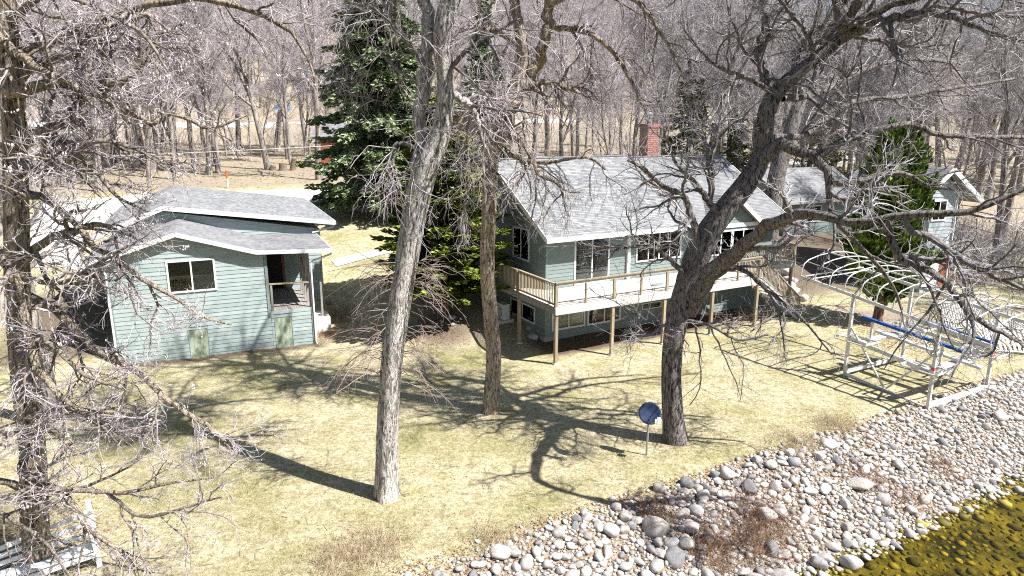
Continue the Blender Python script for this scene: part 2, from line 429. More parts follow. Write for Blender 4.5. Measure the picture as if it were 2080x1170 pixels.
dirt_shade = sm(U, -1.6, -.4) * sm(-U, -15.5, -13) * sm(V, -2.6, -1.9) * sm(-V, -1, 0)
dirt_shade = np.maximum(dirt_shade, .85 * sm(U, 16.5, 19) * sm(-U, -36, -32) * sm(V, -1.5, 1.5) * sm(-V, -15, -11))  # tree shade before the garage, painted into the ground colour
dirt_shade = np.maximum(dirt_shade, .8 * sm(-np.hypot(U + 4.5, V - 3.2), -2.2, -1))
dirt_shade = np.maximum(dirt_shade, .9 * sm(-np.abs(CV + .25), -.55, -.15) * sm(CU, -1, 0) * sm(-CU, -10, -9))
dirt_shade = np.maximum(dirt_shade, .9 * sm(-CU, .1, .8) * sm(CU, -6, -4.5) * sm(CV, .3, 1.5) * sm(-CV, -9, -7))  # cabin's cast shadow and dark brush, painted into the ground colour
green = .40 * sm(-np.abs(V + 12.9 - .6 * wob(PX, PY, .5)), -.9, -.1) * (wob(PX, PY, .45) > 0)
for px, py, r in ((520, 770, 1.6), (850, 880, 1.3), (1000, 890, 1.2), (1480, 925, 1.1), (1560, 690, 2.2), (300, 1000, 1.7), (450, 1000, 2.0), (800, 1080, .9), (1750, 700, 1.5), (250, 770, 1.3), (960, 730, 1.8), (380, 880, 1.8)):
    p = atz(px, py, 0)
    green = np.maximum(green, .62 * np.exp(-((PX - p[0]) ** 2 + (PY - p[1]) ** 2) / r ** 2))
lake = sm(-V, 18.0, 18.6)
for nm, a in (('litter', litter), ('dirt_shade', dirt_shade), ('green', green), ('lake', lake)):
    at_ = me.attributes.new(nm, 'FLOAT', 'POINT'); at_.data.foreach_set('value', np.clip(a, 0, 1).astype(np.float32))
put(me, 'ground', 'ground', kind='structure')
mb = MB()
p = [HF.W(u, v, -1.48) for u, v in ((-700, -18.9), (700, -18.9), (700, -700), (-700, -700))]
mb.add([HF.W(-700, -16.5, -1.48), HF.W(700, -16.5, -1.48), HF.W(700, -700, -1.48), HF.W(-700, -700, -1.48)], [(0, 3, 2, 1)])
mb.build('lake_water', 'water', kind='structure')

def draped(name, mat, uvpoly_fn, us, vs_n, lift=.03):
    """A sheet that follows the ground between v0(u) and v1(u)."""
    P = []
    for u in us:
        v0, v1 = uvpoly_fn(u)
        for v in np.linspace(v0, v1, vs_n):
            q = HF.W(u, v, 0); P.append((q[0], q[1], G(q[0], q[1]) + lift))
    n = len(us); ii = np.arange(n * vs_n).reshape(n, vs_n)
    m_ = MB(); m_.add(P, np.stack([ii[:-1, :-1], ii[1:, :-1], ii[1:, 1:], ii[:-1, 1:]], -1).reshape(-1, 4))
    return m_.build(name, mat, kind='structure')
def road_edges(u):
    wv = .5 * sin(u * .35)
    if u < 12:
        return 30 + wv * .4, 43.5 + wv
    k = min(1, (u - 12) / 30)
    return 30 + 15.5 * k + wv * .4, 43.5 + 10.5 * k + wv
draped('road', 'concrete', road_edges, list(np.linspace(-25, 110, 90)), 14)
draped('driveway', 'concrete', lambda u: (19 + 1.5 * sin(u), 30.2), list(np.linspace(-25.2, -21.5, 9)), 12, .034)
draped('far_road', 'asphalt_pale', lambda u: (128 + u * .02, 131.5 + u * .02), list(np.linspace(-60, 90, 60)), 4, .06)
def unseen_far_shore():  # unseen opposite shore, added for its dark reflection in the window panes
    us = np.linspace(-900, 900, 140); m_ = MB(); P = []
    for u in us:
        h_ = 14 + 5 * sin(u * .013) + 3 * sin(u * .05 + 1)
        P += [HF.W(u, -560, -2), HF.W(u, -585, h_ * .8), HF.W(u, -640, h_)]
    ii = np.arange(len(us) * 3).reshape(-1, 3); m_.add(P, np.stack([ii[:-1, :-1], ii[1:, :-1], ii[1:, 1:], ii[:-1, 1:]], -1).reshape(-1, 4)); m_.build('unseen_far_shore', 'leaf', kind='structure')
unseen_far_shore()
draped('garden_path', 'asphalt_pale', lambda u: (14.2 - .12 * (u + 6), 15.5 - .12 * (u + 6)), list(np.linspace(-7.2, .6, 14)), 3, .04)

# ------------------------------------------------------------------ building helpers
def siding(Fw, parent, mat, s0, s1, z0, z1, holes=(), lim=None, expo=.2):
    """Lap boards one by one on a wall whose outward side is -v of the wall frame."""
    z = z0
    while z < z1 - .02:
        zt = min(z + expo, z1)
        a, b_ = s0, s1
        if lim:
            a, b_ = max(s0, lim(zt)[0]), min(s1, lim(zt)[1])
        spans = [(a, b_)]
        for (h0, h1, g0, g1) in holes:
            if zt > g0 + .02 and z < g1 - .02:
                spans = [q for (x, y) in spans for q in ((x, min(y, h0)), (max(x, h1), y)) if q[1] - q[0] > .04]
        for (x, y) in spans:
            if y - x < .08:
                continue
            m_ = MB()
            P = []
            for ss in (x + .002, y - .002):
                P += [Fw.W(ss, -.004, z), Fw.W(ss, -.004, zt), Fw.W(ss, -.034, z + .002), Fw.W(ss, -.012, zt - .002)]
            m_.hexa(P)
            m_.build('siding_board', mat, parent)
        z = zt
def window(Fw, parent, s0, s1, z0, z1, n=2, trim=.09, curtain=None, rail=False):
    m_ = MB()
    m_.fbox(Fw, (s0 - trim, s1 + trim), (-.062, -.002), (z1, z1 + trim))
    m_.fbox(Fw, (s0 - trim, s1 + trim), (-.075, -.002), (z0 - trim, z0))
    m_.fbox(Fw, (s0 - trim, s0), (-.06, -.002), (z0, z1)); m_.fbox(Fw, (s1, s1 + trim), (-.06, -.002), (z0, z1))
    wd = (s1 - s0) / n
    for i in range(1, n):
        m_.fbox(Fw, (s0 + i * wd - .035, s0 + i * wd + .035), (-.056, -.002), (z0, z1))
    if rail:
        m_.fbox(Fw, (s0, s1), (-.05, -.002), ((z0 + z1) / 2 - .025, (z0 + z1) / 2 + .025))
    wo = m_.build('window', 'white', parent)
    m_ = MB(); m_.fbox(Fw, (s0 - .01, s1 + .01), (-.0035, -.0015), (z0 - .01, z1 + .01)); m_.build('room_backing', 'dark', wo)  # near-black sheet paints in the unlit room behind the panes
    for i in range(n):
        m_ = MB(); a, b_ = s0 + i * wd + (.035 if i else 0), s0 + (i + 1) * wd - (.035 if i < n - 1 else 0)
        m_.fbox(Fw, (a, b_), (-.036, -.031), (z0, z1)); m_.build('pane', 'glass', wo)
        if curtain and i in curtain[1]:
            k = int((b_ - a) / .03)
            xs = np.linspace(a + curtain[2] * (b_ - a), b_, k)
            P = []
            for j, x in enumerate(xs):
                P += [Fw.W(x, -.015 + .008 * sin(j * 1.3), z0 + .02), Fw.W(x, -.015 + .008 * sin(j * 1.3), z1 - .01)]
            m_ = MB(); m_.add(P, [(2 * j, 2 * j + 2, 2 * j + 3, 2 * j + 1) for j in range(k - 1)])
            m_.build('curtain', curtain[0], wo)
    return wo
def shingles(corners, parent, mat, expo=.145, seed=1):
    """Courses of separate tabs on the plane given by eave-left, eave-right, top-left, top-right."""
    r = np.random.default_rng(seed)
    e0, e1, t0, t1 = [np.array(c_, float) for c_ in corners]
    L = np.linalg.norm((t0 + t1 - e0 - e1) / 2); rows = int(L / expo)
    nrm = np.cross(e1 - e0, t0 - e0); nrm /= np.linalg.norm(nrm)
    if nrm[2] < 0:
        nrm = -nrm
    Vv = []; n = 0
    for i in range(rows):
        a, b_ = i / rows, (i + 1.0) / rows
        l0, r0, l1, r1 = e0 + (t0 - e0) * a, e1 + (t1 - e1) * a, e0 + (t0 - e0) * b_, e1 + (t1 - e1) * b_
        w_ = np.linalg.norm(r0 - l0)
        if w_ < .1:
            continue
        cuts = np.concatenate([[0], np.cumsum(r.uniform(.2, .42, int(w_ / .2) + 3)) - r.uniform(0, .2)])
        cuts = np.clip(cuts / w_, 0, 1); cuts = cuts[:np.argmax(cuts >= 1) + 1] if (cuts >= 1).any() else np.append(cuts, 1)
        cuts = np.maximum(cuts, 0)
        for x, y in zip(cuts[:-1], cuts[1:]):
            if y - x < 1e-4:
                continue
            h = .014 + r.uniform(0, .010)
            A, B, C_, D = l0 + (r0 - l0) * x, l0 + (r0 - l0) * y, l1 + (r1 - l1) * y, l1 + (r1 - l1) * x
            Vv += [A + nrm * .001, B + nrm * .001, A + nrm * h, B + nrm * h, C_ + nrm * .004, D + nrm * .004]
            n += 1
    ii = np.arange(n)[:, None] * 6
    m_ = MB(); m_.add(Vv, np.vstack([ii + np.array([0, 1, 3, 2]), ii + np.array([2, 3, 4, 5])]))
    return m_.build('shingles', mat, parent, kind='stuff')
def roof_plane(name, corners, parent, mat, thick=.14, seed=1, expo=.145):
    e0, e1, t0, t1 = [np.array(c_, float) for c_ in corners]
    m_ = MB(); d = np.array([0, 0, -thick])
    m_.hexa([e0 + d, e0, t0 + d, t0, e1 + d, e1, t1 + d, t1])
    ro = m_.build(name, 'roof_deck', parent)
    shingles(corners, ro, mat, expo, seed)
    return ro
def board(parent, name, mat, p0, p1, wd, ht, up=(0, 0, 1)):
    m_ = MB(); m_.beam(p0, p1, wd, ht, up)
    return m_.build(name, mat, parent)

# ------------------------------------------------------------------ main house
H0 = thing('lake_house', 'sage green house with steep grey shingle roof, sliding doors and walkout basement', 'house', HF.W(0, 0, 0))
U1, U2, VB_, EZ = 9.3, 16.6, 11.2, 5.66          # block break, right end, depth, roof height at the eave
def rz(v):                                        # top of the roof above v
    return 9.28 - abs(v - 5.5) * (9.28 - EZ) / 6.3
m_ = MB()
m_.prism([HF.W(0, v, z) for v, z in ((0, -.1), (VB_, 1.5), (VB_, rz(VB_) - .16), (5.5, 9.1), (0, rz(0) - .16))], HF.u * (U2 + .0))
wall = m_.build('wall', 'siding', H0)
FW = Frame(HF.W(0, 0, 0), HA)
holes = [(1.76, 3.95, 2.9, 5.3), (5.85, 9.05, 3.8, 5.3), (.45, 2.43, .62, 1.45), (2.69, 4.84, .6, 1.45), (6.42, 7.8, .95, 1.28)]
siding(FW, wall, 'siding', 0, 10.1, .05, 5.75, holes)
siding(FW, wall, 'siding', 14.5, U2, .05, 5.75)
siding(FW, wall, 'siding', 10.1, 14.5, .05, 2.6)
GL = HF.left(0, VB_)
gh = [(VB_ - 3.45, VB_ - 1.7, 4.05, 5.75), (VB_ - 3.7, VB_ - 1.05, .75, 1.6)]
siding(GL, wall, 'siding', 0, VB_, .1, 9.0, gh, lim=lambda z: (max(0, VB_ - 5.5 - (9.1 - z) / .575), min(VB_, VB_ - 5.5 + (9.1 - z) / .575)))
window(FW, H0, 1.82, 3.9, 2.98, 5.28, 2, .10, curtain=('blind', (0,), .15))
window(FW, H0, 5.9, 9.0, 3.82, 5.28, 4, .08)
window(FW, H0, .48, 2.4, .66, 1.43, 2, .10)
window(FW, H0, 2.75, 4.8, .64, 1.43, 2, .10)
window(FW, H0, 6.46, 7.76, .98, 1.26, 1, .05)
window(GL, H0, VB_ - 3.38, VB_ - 1.76, 4.12, 5.7, 2, .09)
window(GL, H0, VB_ - 3.65, VB_ - 1.1, .8, 1.56, 2, .09)
for s_, zz0, zz1 in ((5.25, 2.8, 5.6),):
    m_ = MB(); m_.fbox(FW, (s_ - .09, s_ + .09), (-.16, -.036), (zz0, zz1)); m_.build('trim_post', 'white', H0)
for uu, v0, v1 in ((0, -.045, .0),):
    m_ = MB(); m_.fbox(FW, (-.045, .09), (-.045, -.036), (0, 5.6)); m_.build('corner_trim', 'siding', H0)
m_ = MB(); m_.fbox(FW, (-.05, .5), (-.12, -.05), (-.2, .28)); m_.fbox(FW, (-.12, -.05), (-.12, 9), (-.2, .3)); m_.build('foundation', 'mortar', H0)
# roof: main block, right block a little lower, tree shade put into its darker shingles
for (a, b_, dz, mt, sd) in ((-.45, U1, 0, 'shingle', 3), (U1 + .002, 17.15, -.10, 'shingle_dark', 4)):
    fr = roof_plane('roof', [HF.W(a, -.8, EZ + dz), HF.W(b_, -.8, EZ + dz), HF.W(a, 5.5, 9.28 + dz), HF.W(b_, 5.5, 9.28 + dz)], H0, mt, seed=sd)
    bk = roof_plane('roof', [HF.W(a, 12.0, rz(12.0) + dz), HF.W(b_, 12.0, rz(12.0) + dz), HF.W(a, 5.5, 9.28 + dz), HF.W(b_, 5.5, 9.28 + dz)], H0, mt, seed=sd + 9)
    board(fr, 'ridge_cap', mt, HF.W(a, 5.5, 9.30 + dz), HF.W(b_, 5.5, 9.30 + dz), .26, .05)
    board(fr, 'fascia', 'white', HF.W(a - .02, -.825, EZ + dz - .10), HF.W(b_, -.825, EZ + dz - .10), .04, .24)
    if a < 0:
        board(fr, 'fascia', 'white', HF.W(a - .025, -.84, EZ - .10), HF.W(a - .025, 5.5, 9.18), .04, .24)
        board(bk, 'fascia', 'white', HF.W(a - .025, 12.0, rz(12.0) - .10), HF.W(a - .025, 5.5, 9.18), .04, .24)
    else:
        board(fr, 'fascia', 'white', HF.W(b_ + .025, -.84, EZ + dz - .10), HF.W(b_ + .025, 5.5, 9.08), .04, .24)
        board(fr, 'flashing', 'brick', HF.W(a + .01, -.8, EZ + .03), HF.W(a + .01, 5.5, 9.31), .05, .03)
# gable bump on the right block
GU, GW, GV = 12.3, 2.3, -.75
m_ = MB(); m_.prism([HF.W(u, GV, z) for u, z in ((GU - 2, 2.5), (GU + 2, 2.5), (GU + 2, 5.42), (GU, 6.95), (GU - 2, 5.42))], HF.v * 3)
gw = m_.build('gable_bay', 'siding', H0)
FG = Frame(HF.W(0, GV, 0), HA)
siding(FG, gw, 'siding', GU - 2, GU + 2, 2.8, 6.8, [(GU - 1.7, GU - .05, 3.8, 5.15), (GU + .05, GU + 1.75, 3.8, 5.15)], lim=lambda z: (GU - (6.95 - z) / .765, GU + (6.95 - z) / .765))
window(FG, H0, GU - 1.66, GU - .1, 3.85, 5.12, 2, .08)
window(FG, H0, GU + .1, GU + 1.7, 3.85, 5.12, 2, .08, curtain=('curtain', (1,), .3))
for sg in (-1, 1):
    e = [HF.W(GU + sg * GW, GV - .4, 5.35), HF.W(GU + sg * GW, 2.6, 5.35), HF.W(GU, GV - .4, 7.12), HF.W(GU, 2.6, 7.12)]
    gr = roof_plane('gable_roof', e, H0, 'shingle_dark', .12, 20 + sg)
    board(gr, 'rake_board', 'white', HF.W(GU + sg * (GW + .02), GV - .42, 5.27), HF.W(GU, GV - .42, 7.04), .04, .24)
# chimney, brick by brick
ch = MB(); ch.fbox(HF, (11.2, 12.15), (5.9, 6.75), (8.6, 11.1)); chim = ch.build('chimney', 'mortar', H0)
bm = MB(); bm.fbox(Frame((0, 0), HA), (-.115, .115), (-.012, .012), (-.05, .05)); brick_me = bm.mesh('brick')
bm2 = MB(); bm2.fbox(Frame((0, 0), HA), (-.012, .012), (-.105, .105), (-.05, .05)); brick_me2 = bm2.mesh('brick')
z = 9.0; k = 0
while z < 10.92:
    for i in range(4):
        put(brick_me, 'brick', 'brick_pink', chim, loc=HF.W(11.32 + i * .238 - (.06 if k % 2 else 0), 5.888, z))
        put(brick_me2, 'brick', 'brick_pink', chim, loc=HF.W(11.188, 6.0 + i * .215 - (.05 if k % 2 else 0), z))
    z += .125; k += 1
m_ = MB(); m_.fbox(HF, (11.12, 12.23), (5.82, 6.83), (11.0, 11.12)); m_.fbox(HF, (11.16, 12.19), (5.86, 6.79), (11.12, 11.22)); m_.build('chimney_cap', 'brick_pink', H0)
m_ = MB(); m_.tube([HF.W(11.6, 6.3, z) for z in (11.2, 11.6, 11.61, 11.8, 11.81, 11.95)], [.17, .17, .22, .22, .26, .08], 14); m_.build('flue', 'steel', H0, smooth=False)

# ------------------------------------------------------------------ deck
D0 = thing('wooden_deck', 'long raised pale timber deck on posts along the green house, with stairs', 'deck', HF.W(0, -3.3, 0))
DZ = 2.86
nb = 22
for i in range(nb):
    v0 = -3.34 + i * .1485
    m_ = MB(); m_.fbox(HF, (-1.5, 12.15), (v0, v0 + .14), (DZ - .035, DZ)); m_.build('deck_board', 'deck', D0)
for i in range(10):
    u0 = -1.5 + i * .1485
    m_ = MB(); m_.fbox(HF, (u0, u0 + .14), (-.06, 7.2), (DZ - .035, DZ)); m_.build('deck_board', 'deck', D0)
for i in range(8):
    v0 = -1.25 + i * .1485
    m_ = MB(); m_.fbox(HF, (12.16, 17.4), (v0, v0 + .14), (DZ - .035, DZ)); m_.build('deck_board', 'deck', D0)
m_ = MB(); m_.fbox(HF, (-1.5, 12.15), (-3.385, -3.345), (DZ - .36, DZ - .006)); m_.build('fascia', 'deck_paint', D0)
m_ = MB(); m_.fbox(HF, (-1.545, -1.505), (-3.385, 7.2), (DZ - .32, DZ - .006)); m_.build('fascia', 'lumber_grey', D0)
m_ = MB(); m_.fbox(HF, (12.155, 12.195), (-3.385, -1.3), (DZ - .3, DZ - .006)); m_.build('fascia', 'lumber_grey', D0)
m_ = MB(); m_.fbox(HF, (12.2, 17.4), (-1.30, -1.26), (DZ - .3, DZ - .006)); m_.build('fascia', 'deck_paint', D0)
for u, v in ((-1.4, -3.25), (1.9, -3.25), (5.2, -3.25), (8.55, -3.25), (11.95, -3.25), (-1.4, .3), (-1.4, 4), (14.9, -1.15), (17.2, -1.15)):
    q = HF.W(u, v, 0); m_ = MB(); m_.fbox(HF, (u - .075, u + .075), (v - .075, v + .075), (G(q[0], q[1]) - .1, DZ - .04)); m_.build('support_post', 'lumber', D0)
    m_ = MB(); m_.fbox(HF, (u - .13, u + .13), (v - .13, v + .13), (G(q[0], q[1]) - .1, G(q[0], q[1]) + .06)); m_.build('footing', 'concrete', D0)
for u in np.arange(-1.0, 12, .6):
    m_ = MB(); m_.fbox(HF, (u - .02, u + .02), (-3.33, -.05), (DZ - .26, DZ - .04)); m_.build('joist', 'lumber_grey', D0)
RT = DZ + 1.18
board(D0, 'top_rail', 'lumber', HF.W(-1.5, -3.30, RT), HF.W(12.1, -3.30, RT), .15, .045)
board(D0, 'rail_board', 'deck_paint', HF.W(-1.4, -3.28, RT - .09), HF.W(12.0, -3.28, RT - .09), .04, .13)
board(D0, 'bottom_rail', 'lumber_grey', HF.W(-1.4, -3.20, DZ + .10), HF.W(12.0, -3.20, DZ + .10), .04, .05)
for i in range(9):
    u = -1.42 + i * 1.68
    big = .07 if i % 2 == 0 else .045
    m_ = MB(); m_.fbox(HF, (u - big, u + big), (-3.30 - .02, -3.30 + .08), (DZ - .02, RT - .16)); m_.build('rail_post', 'lumber', D0)
bal = MB(); bal.fbox(Frame((0, 0), HA), (-.019, .019), (-.019, .019), (0, .98)); bal_me = bal.mesh('baluster')
def balusters(p0, p1, step, mat='lumber'):
    d = np.array(p1, float) - np.array(p0, float); L = np.linalg.norm(d); n = int(L / step)
    for i in range(n):
        put(bal_me, 'baluster', mat, D0, loc=np.array(p0) + d * (i + .5) / n)
def baluster_rail(p0, p1, mat='lumber', step=.145):
    p0 = np.array(p0, float); p1 = np.array(p1, float); zz = np.array([0, 0, 1.])
    balusters(p0 + zz * .1, p1 + zz * .1, step, mat)
    board(D0, 'top_rail', mat, p0 + zz * 1.13, p1 + zz * 1.13, .14, .05)
    board(D0, 'bottom_rail', mat, p0 + zz * .12, p1 + zz * .12, .05, .09)
    for q in (p0, p1):
        m_ = MB(); m_.beam(q - zz * .15, q + zz * 1.10, .09, .09, HF.u); m_.build('rail_post', mat, D0)
baluster_rail(HF.W(-1.44, -3.2, DZ), HF.W(-1.44, .3, DZ))
baluster_rail(HF.W(-1.44, .45, DZ), HF.W(-1.44, 4.0, DZ))
baluster_rail(HF.W(-1.44, 4.1, DZ), HF.W(-1.44, 7.1, DZ))
baluster_rail(HF.W(12.1, -1.9, DZ), HF.W(12.1, -1.35, DZ), 'lumber_grey')
baluster_rail(HF.W(12.25, -1.2, DZ), HF.W(14.8, -1.2, DZ), 'lumber_grey')
baluster_rail(HF.W(14.9, -1.2, DZ), HF.W(17.35, -1.2, DZ), 'lumber_grey')
baluster_rail(HF.W(17.37, -1.1, DZ), HF.W(17.37, .4, DZ), 'lumber_grey')
# stairs to the lawn
s0u, s1u = 12.2, 15.6
for v in (-3.25, -2.0):
    board(D0, 'stringer', 'deck_paint' if v < -3 else 'lumber_grey', HF.W(s0u, v, DZ - .15), HF.W(s1u, v, -.02), .05, .30)
    a, b_ = HF.W(s0u, v, DZ), HF.W(s1u, v, .12)
    baluster_rail(a, b_, 'lumber_grey')
for i in range(12):
    f = (i + .5) / 12
    m_ = MB(); m_.fbox(HF, (s0u + f * (s1u - s0u) - .14, s0u + f * (s1u - s0u) + .14), (-3.22, -2.03), (DZ * (1 - f) - .05, DZ * (1 - f) - .01)); m_.build('stair_tread', 'deck', D0)
m_ = MB(); m_.tube([HF.W(6.1, -1.7, DZ + .012), HF.W(6.7, -1.6, DZ + .02)], [.28, .28], 4)
fl = MB(); fl.prism([HF.W(5.75 + .38 * cos(a), -2.0 + .16 * sin(a), DZ + .004) for a in np.linspace(0, 2 * pi, 13)[:-1]], (0, 0, .07))
single(fl, 'folded_cover', 'blind', 'dark folded cover lying flat on the pale deck floor', 'cover', tuple(HF.W(5.75, -2.0, DZ + .002)))

# ------------------------------------------------------------------ cabin on the left
C0 = thing('cabin', 'low blue green clapboard cabin with corner porch and two stepped grey roofs', 'cabin', CF.W(0, 0, 0))
def ctop(u):                                         # underside of the front roof
    return float(np.interp(u, [-.91, 3.02, 6.52, 10.12], [4.92, 6.16, 5.06, 4.90]))
m_ = MB()
m_.prism([CF.W(u, 0, z) for u, z in ((0, -.15), (7.0, -.15), (7.0, ctop(7)), (6.52, ctop(6.52)), (3.02, ctop(3.02)), (0, ctop(0)))], CF.v * 5.0)
cw = m_.build('wall', 'siding_aged', C0)
m_ = MB(); m_.fbox(CF, (7.002, 9.05), (0, .12), (-.2, 1.93)); m_.fbox(CF, (8.93, 9.05), (.122, 5), (-.2, 1.93)); m_.build('porch_wall', 'siding_aged', C0)
CW = Frame(CF.O, CF.ang)
clim = lambda z: (0 if z < ctop(0) else 3.02 - (6.16 - z) / .3155, 9.05 if z < 4.9 else 3.02 + (6.16 - z) / .3143)
siding(CW, cw, 'siding_aged', 0, 6.98, -.05, 6.1, [(2.46, 4.6, 3.35, 4.9), (3.1, 4.0, -.3, 1.47), (6.84, 6.99, 1.7, 5)], lim=clim, expo=.205)
siding(CW, cw, 'siding_aged', 6.99, 9.05, -.05, 1.98, [(7.12, 8.0, -.3, 1.64)], expo=.205)
window(CW, C0, 2.55, 4.52, 3.42, 4.84, 2, .085, curtain=('curtain', (1,), .02))
for (a, b_, z1) in ((3.13, 3.97, 1.44), (7.15, 7.97, 1.62)):
    m_ = MB(); m_.fbox(CW, (a, b_), (-.022, -.003), (-.2, z1)); m_.build('hatch_door', 'hatch', C0)
    m_ = MB()
    m_.fbox(CW, (a - .03, a), (-.045, -.002), (-.2, z1 + .03)); m_.fbox(CW, (b_, b_ + .03), (-.045, -.002), (-.2, z1 + .03)); m_.fbox(CW, (a, b_), (-.045, -.002), (z1, z1 + .03)); m_.build('hatch_frame', 'siding_aged', C0)
m_ = MB(); m_.fbox(CW, (-.05, .06), (-.055, -.036), (-.1, 4.95)); m_.build('corner_trim', 'siding', C0)
m_ = MB(); m_.fbox(CW, (6.86, 6.985), (-.06, -.036), (1.7, 5.0)); m_.build('corner_trim', 'siding', C0)
m_ = MB(); m_.fbox(CW, (8.98, 9.08), (-.06, -.036), (-.1, 1.98)); m_.build('corner_trim', 'siding', C0)
# porch: floor boards, dark doorway, rear siding, slatted side, handrail
for i in range(14):
    v0 = .02 + i * .35
    m_ = MB(); m_.fbox(CF, (7.01 + i * .143, 7.01 + i * .143 + .133), (.02, 4.85), (1.94, 1.98)); m_.build('porch_board', 'lumber_grey', C0)
m_ = MB(); m_.prism([CF.W(u, 5.0, z) for u, z in ((-.3, 0), (10.35, .6), (10.35, 5.3), (2.3, 6.7), (-.3, 5.5))], CF.v * 12.6)
cw2 = m_.build('rear_wall', 'siding_aged', C0)
CW2 = Frame(CF.W(0, 5.0, 0), CF.ang)
clim2 = lambda z: (0, 10.35 if z < 5.3 else 2.3 + (6.7 - z) / .174)
siding(CW2, cw2, 'siding_aged', 7.0, 10.35, .7, 6.4, [(7.0, 8.25, 1.95, 4.6)], lim=clim2, expo=.205)
siding(CW2, cw2, 'siding_aged', 2.4, 7.0, 4.95, 6.6, lim=lambda z: (2.4, 2.3 + (6.7 - z) / .174), expo=.205)
CW3 = CF.right(10.35, 5.0)
siding(CW3, cw2, 'siding_aged', 0, 12.6, 1.0, 5.25, expo=.205)
CL = CF.left(0, 5.0)
siding(CL, cw, 'siding_aged', 0, 5.0, -.05, 4.85, expo=.205)
m_ = MB(); m_.fbox(CW2, (7.02, 8.1), (-.02, -.004), (1.98, 4.4)); m_.build('doorway_shade', 'dark', C0)  # flat dark panel paints in the shade of the doorway opening
m_ = MB(); m_.fbox(CW2, (8.1, 8.24), (-.07, -.004), (1.98, 4.5)); m_.build('door_jamb', 'jamb', C0)
for v in (.1, 1.1, 2.0, 2.9, 3.8):
    m_ = MB(); m_.fbox(CF, (8.93, 9.04), (v - .05, v + .05), (1.98, 4.78)); m_.build('porch_post', 'lumber_grey', C0)
board(C0, 'porch_brace', 'lumber_grey', CF.W(8.99, .2, 3.0), CF.W(8.99, 3.6, 4.3), .06, .12)
board(C0, 'porch_rail', 'lumber', CF.W(7.02, .06, 3.36), CF.W(9.0, .06, 3.3), .12, .06)
m_ = MB(); m_.fbox(CF, (7.05, 7.15), (.02, .12), (1.98, 3.33)); m_.build('rail_post', 'lumber_grey', C0)
q = CF.W(9.75, 1.6, 0); m_ = MB(); m_.fbox(CF, (9.7, 9.8), (1.55, 1.65), (G(q[0], q[1]) - .1, 2.9)); m_.build('rail_post', 'lumber_grey', C0)
m_ = MB(); m_.fbox(CF, (9.1, 10.1), (1.2, 2.6), (-.1, 1.0)); m_.build('porch_step', 'concrete', C0)
# roofs
prof = [(-.91, 5.06), (3.02, 6.30), (6.52, 5.20), (10.12, 5.04)]
for (a, za), (b_, zb), sd in zip(prof[:-1], prof[1:], (31, 32, 33)):
    lo, hi = ((a, za), (b_, zb)) if za < zb else ((b_, zb), (a, za))
    r_ = roof_plane('porch_roof' if sd == 33 else 'front_roof', [CF.W(lo[0], -.4, lo[1]), CF.W(lo[0], 6.6, lo[1]), CF.W(hi[0], -.4, hi[1]), CF.W(hi[0], 6.6, hi[1])], C0, 'shingle_dark', .12, sd, .15)
    board(r_, 'fascia', 'white', CF.W(a, -.425, za - .09), CF.W(b_, -.425, zb - .09), .04, .2)
board(r_, 'fascia', 'white', CF.W(10.145, -.44, 4.95), CF.W(10.145, 6.6, 4.95), .04, .2)
prof2 = [(-1.05, 5.65), (2.35, 7.02), (11.2, 5.76)]
for (a, za), (b_, zb), sd in zip(prof2[:-1], prof2[1:], (35, 36)):
    lo, hi = ((a, za), (b_, zb)) if za < zb else ((b_, zb), (a, za))
    r_ = roof_plane('rear_roof', [CF.W(lo[0], 4.6, lo[1]), CF.W(lo[0], 18.2, lo[1]), CF.W(hi[0], 4.6, hi[1]), CF.W(hi[0], 18.2, hi[1])], C0, 'shingle', .12, sd, .15)
    board(r_, 'fascia', 'white', CF.W(a, 4.575, za - .10), CF.W(b_, 4.575, zb - .10), .04, .24)
board(r_, 'fascia', 'white', CF.W(11.225, 4.56, 5.66), CF.W(11.225, 18.2, 5.66), .04, .2)
def pipe(pts, parent, name='downspout', mat='white', r=.05):
    m_ = MB(); m_.tube(pts, [r] * len(pts), 6); return m_.build(name, mat, parent, smooth=True)
pipe([CF.W(10.15, -.3, 4.88), CF.W(10.1, -.2, 4.72), CF.W(9.2, -.08, 4.42), CF.W(9.1, -.09, 4.3), CF.W(9.1, -.09, .1), CF.W(9.15, -.25, -.02)], C0)
pipe([CF.W(-.85, -.3, 4.85), CF.W(-.6, -.2, 4.72), CF.W(-.1, -.1, 4.65), CF.W(-.04, -.1, 4.5), CF.W(-.04, -.1, .1), CF.W(-.08, -.3, 0)], C0)
pipe([CF.W(11.2, 4.7, 5.6), CF.W(11.1, 4.8, 5.4), CF.W(10.5, 4.85, 5.25), CF.W(9.9, 4.85, 5.12)], C0)

